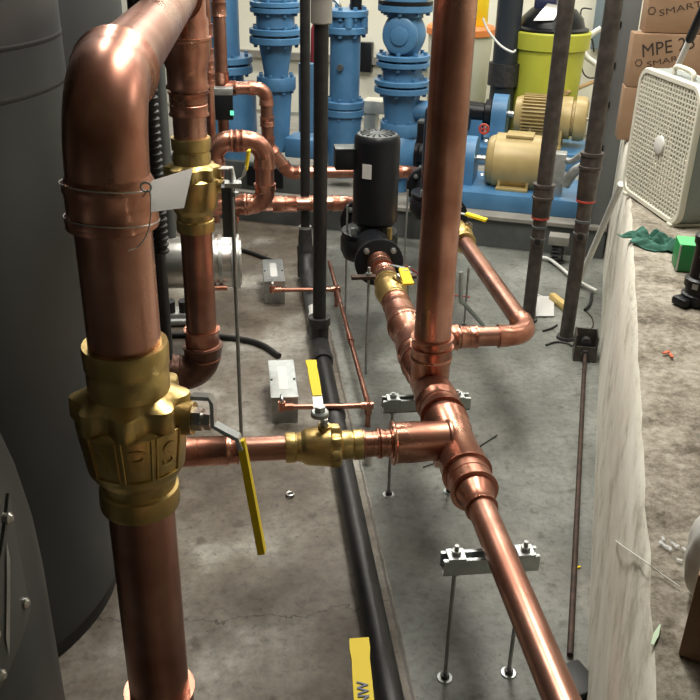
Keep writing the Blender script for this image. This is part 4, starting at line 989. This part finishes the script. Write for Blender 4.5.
# ================================================================== THINGS ON THE PLATFORM
# box fan, standing on edge, grille toward the viewer's left
XFn, ya, yb, zf0, zf1, dF = 1.512, 3.325, 2.825, ZT+.002, 1.228, .115
fan = thing('box_fan', 'off-white box fan standing on the platform', 'fan', (XFn+dF/2, (ya+yb)/2, ZT))
yc, zc_ = (ya+yb)/2, (zf0+zf1)/2; hw, hh = (ya-yb)/2, (zf1-zf0)/2
def rr2(w_, h_, r_, x, n=8):
    out = []
    for (sy, sz, a0_) in ((1, 1, 0), (-1, 1, 90), (-1, -1, 180), (1, -1, 270)):
        for k in range(n+1):
            th = math.radians(a0_+90*k/n); out.append(Vector((x, yc+sy*(w_-r_)+r_*math.cos(th), zc_+sz*(h_-r_)+r_*math.sin(th))))
    return out
def loft(loops, close=False):
    mb = MB(); L_ = [[mb.bm.verts.new(p) for p in l] for l in loops]; n = len(L_[0])
    m_ = len(L_); rng = range(m_ if close else m_-1)
    for i in rng:
        for k in range(n): mb.bm.faces.new((L_[i][k], L_[i][(k+1) % n], L_[(i+1) % m_][(k+1) % n], L_[(i+1) % m_][k]))
    return mb
loft([rr2(hw-.022, hh-.022, .045, XFn+.006), rr2(hw-.018, hh-.018, .05, XFn), rr2(hw-.004, hh-.004, .06, XFn), rr2(hw, hh, .062, XFn+.006), rr2(hw, hh, .062, XFn+.02), rr2(hw-.022, hh-.022, .045, XFn+.02)], True).build('front_rim', CREAM, fan)
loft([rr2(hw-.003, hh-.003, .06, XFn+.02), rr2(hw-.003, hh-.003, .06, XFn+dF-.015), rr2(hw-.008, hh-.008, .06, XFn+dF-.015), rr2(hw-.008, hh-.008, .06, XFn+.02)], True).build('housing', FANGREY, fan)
loft([rr2(hw-.022, hh-.022, .045, XFn+dF-.006), rr2(hw-.022, hh-.022, .045, XFn+dF-.015), rr2(hw, hh, .062, XFn+dF-.015), rr2(hw, hh, .062, XFn+dF-.004), rr2(hw-.006, hh-.006, .062, XFn+dF)], True).build('rear_rim', CREAM, fan)
def grille(xg, nv, nh, wv, wh):
    mb = MB(); a_ = hw-.02; b_ = hh-.02
    for k in range(1, nv):
        yy = yc-a_+2*a_*k/nv; ee_ = abs(yy-yc)-(a_-.045); hz = b_-(.0 if ee_ < 0 else .045-math.sqrt(max(0, .045**2-ee_**2)))
        mb.box((xg, yy, zc_), (.005, wv, 2*hz))
    for k in range(1, nh):
        zz_ = zc_-b_+2*b_*k/nh; ee_ = abs(zz_-zc_)-(b_-.045); hy_ = a_-(.0 if ee_ < 0 else .045-math.sqrt(max(0, .045**2-ee_**2)))
        mb.box((xg+.001, yc, zz_), (.005, 2*hy_, wh))
    return mb
gr = grille(XFn+.006, 21, 27, .0075, .0048).build('front_grille', CREAM, fan, False)
grille(XFn+dF-.012, 10, 12, .005, .004).build('rear_grille', CREAM, fan, False)
MB().lathe((XFn+.010, yc-.012, zc_), -X, [(0, .034), (.012, .034), (.015, .026)], 36).build('badge', WHITEP, gr)
MB().ringtorus((XFn+.008, yc-.012, zc_), X, .075, .003, 48, 6).build('grille_ring', CREAM, gr)
MB().cyl((XFn+.03, yc, zc_), (XFn+dF-.02, yc, zc_), .05, 24).build('motor', GALV, fan)
for k in range(5):
    a_ = 2*math.pi*k/5+.3; mb = MB(); pr_ = []
    for (rr, tw, cw) in ((.04, .9, .05), (.10, .7, .09), (.16, .55, .12), (.215, .45, .12)):
        c_ = Vector((XFn+.06, yc+rr*math.cos(a_), zc_+rr*math.sin(a_))); tg_ = Vector((0, -math.sin(a_), math.cos(a_))); w__ = tg_*math.cos(tw)+X*math.sin(tw)
        pr_.append([mb.bm.verts.new(c_+w__*cw*s+X*e_) for s, e_ in ((-.5, 0), (.5, 0), (.5, .003), (-.5, .003))])
    for i in range(3):
        for j in range(4): mb.bm.faces.new((pr_[i][j], pr_[i][(j+1) % 4], pr_[i+1][(j+1) % 4], pr_[i+1][j]))
    mb.bm.faces.new(pr_[-1]); mb.build('blade', GALV, fan)
MB().sweep(spline([(XFn+.04, yc+.05, zf1-.004), (XFn+.04, yc+.045, zf1+.022), (XFn+.04, yc-.0, zf1+.028), (XFn+.04, yc-.09, zf1+.022), (XFn+.04, yc-.10, zf1-.004)]), .009, 12).build('carry_handle', CREAM, fan)
for yy in (ya-.05, yb+.05): MB().box((XFn+dF/2, yy, ZT+.003), (.13, .03, .012), bevel=.003).build('foot', CREAM, fan)

# cardboard boxes
def carton(label, o, w_, d_, z0, z1, az, lines=()):
    e1 = Vector((math.sin(math.radians(az)), math.cos(math.radians(az)), 0)); e2 = Vector((-e1.y, e1.x, 0)); c_ = Vector(o)+e1*w_/2+e2*d_/2
    R3 = Matrix((e1, e2, Z)).transposed(); t = thing('cardboard_box', label, 'box', Vector((c_.x, c_.y, z0)), 'cardboard boxes stacked behind the fan')
    b_ = MB().box((c_.x, c_.y, (z0+z1)/2), (w_, d_, z1-z0-.003), rot=R3, bevel=.003).build('carton', CARD, t)
    for (s, x_, z_, size, m_, sx, bold, tilt) in lines:
        text(s, size, m_, basis(Vector(o)+e1*x_+Z*z_-e2*.0008, e1+Z*tilt, Z), t, 'lettering', extrude=.0002, sx=sx, bold=bold)
    return t, e1, e2
o = at_y(632, 50, 4.23); zm0, zm1 = at_y(632, 87, 4.23).z, at_y(632, 33, 4.23).z
o1 = Vector((o.x, 4.23, 0))
carton('bottom cardboard box of the stack behind the fan', o1+Vector((-.008, -.004, 0)), .46, .14, ZT, zm0, 107)
carton('middle cardboard box, marked MPE 25, of the stack behind the fan', o1, .46, .13, zm0, zm1, 105,
    [('MPE 25', .165, zm1-.058, .085, INKBLK, .95, 0, .22), ('SMART', .165, zm1-.120, .036, INK, 1.6, 0, .26)])
MM = at_y(646, 20, 4.25)
carton('top cardboard box of the stack behind the fan, cut by the frame', Vector((MM.x, 4.25, 0)), .42, .12, zm1, zm1+.26, 102,
    [('SMART', .150, zm1+.112, .040, INK, 1.6, 0, .26)])
def hexlogo(c_, e1, s, parent):
    mb = MB(); P_ = [Vector(c_)+(e1*math.cos(math.pi*k/3)+Z*math.sin(math.pi*k/3))*s for k in range(7)]; mb.sweep(P_, s*.16, 6); return mb.build('logo_mark', INK, parent)
bx = [o_ for o_ in bpy.data.objects if o_.name.startswith('cardboard_box') and o_.type == 'EMPTY']
e96 = Vector((math.sin(math.radians(105)), math.cos(math.radians(105)), 0)); e92 = Vector((math.sin(math.radians(102)), math.cos(math.radians(102)), 0))
hexlogo(o1+e96*.040+Z*(zm1-.134), e96, .016, bx[1]); hexlogo(Vector((MM.x, 4.25, 0))+e92*.020+Z*(zm1+.099), e92, .017, bx[2])

# paint roller pole with a black grip leaning on the boxes
base = at_z(642, 145, ZT+.002); pB = at_y(689, 41, 3.72); dd = (pB-base).normalized()
t = thing('roller_pole', 'white pole with a black grip leaning behind the fan', 'pole', base)
MB().cyl(base, pB, .013, 18).build('pole', WHITEP, t); MB().lathe(pB, dd, [(0, .014), (.01, .019), (.5, .019), (.51, .015)], 20).build('grip', BLACKP, t)

# green cloth
mb = MB(); cc = at_z(656, 246, ZT); n = 34; g = []
for i in range(n+1):
    row = []
    for j in range(n+1):
        u_, v_ = i/n*2-1, j/n*2-1; fall = max(0, 1-(abs(u_)**2.6*.9+abs(v_)**2.6*.9))
        z_ = (.012+.055*abs(noise.noise(Vector((u_*1.9, v_*1.9, 3.1))))+.03*abs(noise.noise(Vector((u_*4.5+v_*2, v_*4, 9)))))*fall**.6
        x_ = u_*.078*(1-.14*noise.noise(Vector((v_*2, 0, 5)))) + .02*noise.noise(Vector((u_*2, v_*2, 1))); y_ = v_*.080*(1-.25*noise.noise(Vector((u_*2, 7, 0)))) + .015*noise.noise(Vector((u_*3, v_*3, 8)))
        row.append(mb.bm.verts.new(cc+Vector((x_*.95-y_*.25, y_+x_*-.5, z_+.002))))
    g.append(row)
for i in range(n):
    for j in range(n): mb.bm.faces.new((g[i][j], g[i+1][j], g[i+1][j+1], g[i][j+1]))
o = solo(mb, 'crumpled_cloth', CLOTH, 'crumpled dark green cloth on the platform below the fan', 'cloth')
md = o.modifiers.new('s', 'SOLIDIFY'); md.thickness = .003; md = o.modifiers.new('b', 'SUBSURF'); md.levels = 1; md.render_levels = 1
# green carton
o = at_z(675, 271, ZT); e1 = Vector((.95, -.30, 0)).normalized(); e2 = Vector((-e1.y, e1.x, 0)); c_ = o+e1*.09+e2*.045
t = thing('green_box', 'small bright green carton beside the green cloth', 'box', (c_.x, c_.y, ZT))
R3 = Matrix((e1, e2, Z)).transposed(); hg = .085
MB().box((c_.x, c_.y, ZT+hg/2), (.18, .09, hg), rot=R3, bevel=.002).build('carton', GREEN, t)
MB().box((c_.x, c_.y, ZT+hg+.0008), (.178, .088, .0016), rot=R3).build('top_flap', LGREEN, t)
MB().box(o+e1*.003-e2*.0006+Z*hg/2, (.005, .002, hg*.98), rot=R3).build('white_edge', LABEL, t)
# black flashlight / spray shaped tool
p = at_z(697, 303, ZT); t = thing('black_lantern', 'black stepped cylinder cut by the right edge, beside the green carton', 'tool', p)
MB().lathe(p, Z, [(0, .044), (.006, .048), (.03, .048), (.034, .041), (.05, .041), (.054, .046), (.075, .046), (.08, .036), (.17, .034), (.18, .040), (.20, .040), (.205, .03)], 32).build('body', BLACKP, t)
for z_, a_ in ((.062, -2.4), (.10, -2.1), (.155, -2.3)):
    q_ = p+Vector((.045*math.cos(a_), .045*math.sin(a_), z_)); MB().box(q_, (.004, .016, .016), a_).build('clip', GALV, t)
MB().box(p+Vector((-.05, -.01, .012)), (.04, .05, .024), .4, bevel=.006).build('foot', BLACKP, t)
# near cardboard box with white bag
o = at_z(678, 655, ZT); e1 = Vector((.80, -.58, 0)).normalized(); e2 = Vector((-e1.y, e1.x, 0)); hb = .15
c_ = o+e1*.12+e2*.035; R3 = Matrix((e1, e2, Z)).transposed()
t = thing('cardboard_box', 'cardboard box in the lower right corner of the picture', 'box', (c_.x, c_.y, ZT))
MB().box((c_.x, c_.y, ZT+hb/2), (.24, .07, hb), rot=R3, bevel=.002).build('carton', CARD, t)
# white plastic bag behind it
mb = MB(); c_ = o+e1*.022+e2*.150
bmesh.ops.create_icosphere(mb.bm, subdivisions=4, radius=1)
for v in mb.bm.verts:
    q_ = v.co.copy(); k_ = 1+.22*noise.noise(q_*1.8)+.07*noise.noise(q_*6); z_ = max(-.92, q_.z*k_)
    v.co = c_+e1*q_.x*.050*k_+e2*q_.y*.05*k_+Z*(.090+z_*.097)
solo(mb, 'plastic_bag', WHITEP, 'white crinkled plastic bag behind the near cardboard box', 'bag')
# scraps on the platform
s0 = at_v(616, 541, .178); s1 = at_z(636, 556, ZT+.004); s2 = at_z(660, 573, ZT+.006); s3 = at_z(680, 587, ZT+.004)
e_ = K(s1.dot(UU), .188, ZT+.002)
solo(MB().sweep(spline([s0, at_v(624, 547, .176), at_z(643, 560, ZT+.006), s2, s3]), .0012, 6), 'string', WHITEP, 'white string hanging from the platform over its edge', 'string')
a_, b_ = at_z(652, 645, ZT+.003), at_z(660, 625, ZT+.003); d_ = (b_-a_).normalized(); s_ = Vector((-d_.y, d_.x, 0))
solo(MB().plate([a_-s_*.002, a_+s_*.002, (a_+b_)/2+s_*.004, b_+s_*.001, b_-s_*.001, (a_+b_)/2-s_*.004], .0012, Z), 'paper_sliver', mat('pale_green_plastic', (.55, .72, .5), .5), 'pale green sliver on the platform near the lower right corner', 'scrap')
for k, (px, py, lab) in enumerate(((666, 353, 'left of two small red scraps on the platform'), (671, 356, 'right of two small red scraps on the platform'))):
    p = at_z(px, py, ZT+.003); solo(MB().box(p+Z*.002, (.022, .007, .003), .4+k), 'plastic_scrap', mat('scrap_red', (.65, .12, .04), .5), lab, 'scrap')
for k, (px, py) in enumerate(((578, 568),)):
    p = at_z(px, py, 0); solo(MB().box(p+Z*.003, (.016, .006, .004), .2), 'plastic_scrap', YELLOW, 'tiny yellow scrap on the floor beside the rusty rod', 'scrap')
mb = MB(); c_ = at_z(676, 551, ZT)
random.seed(3)
for k in range(9):
    p = c_+Vector((random.uniform(-.02, .02), random.uniform(-.03, .03), .004)); mb.box(p, (.009, .005, .003), random.uniform(0, 3))
solo(mb, 'torn_film', CLEAR, 'torn bits of clear film on the platform beside the white bag', 'film')['kind'] = 'stuff'
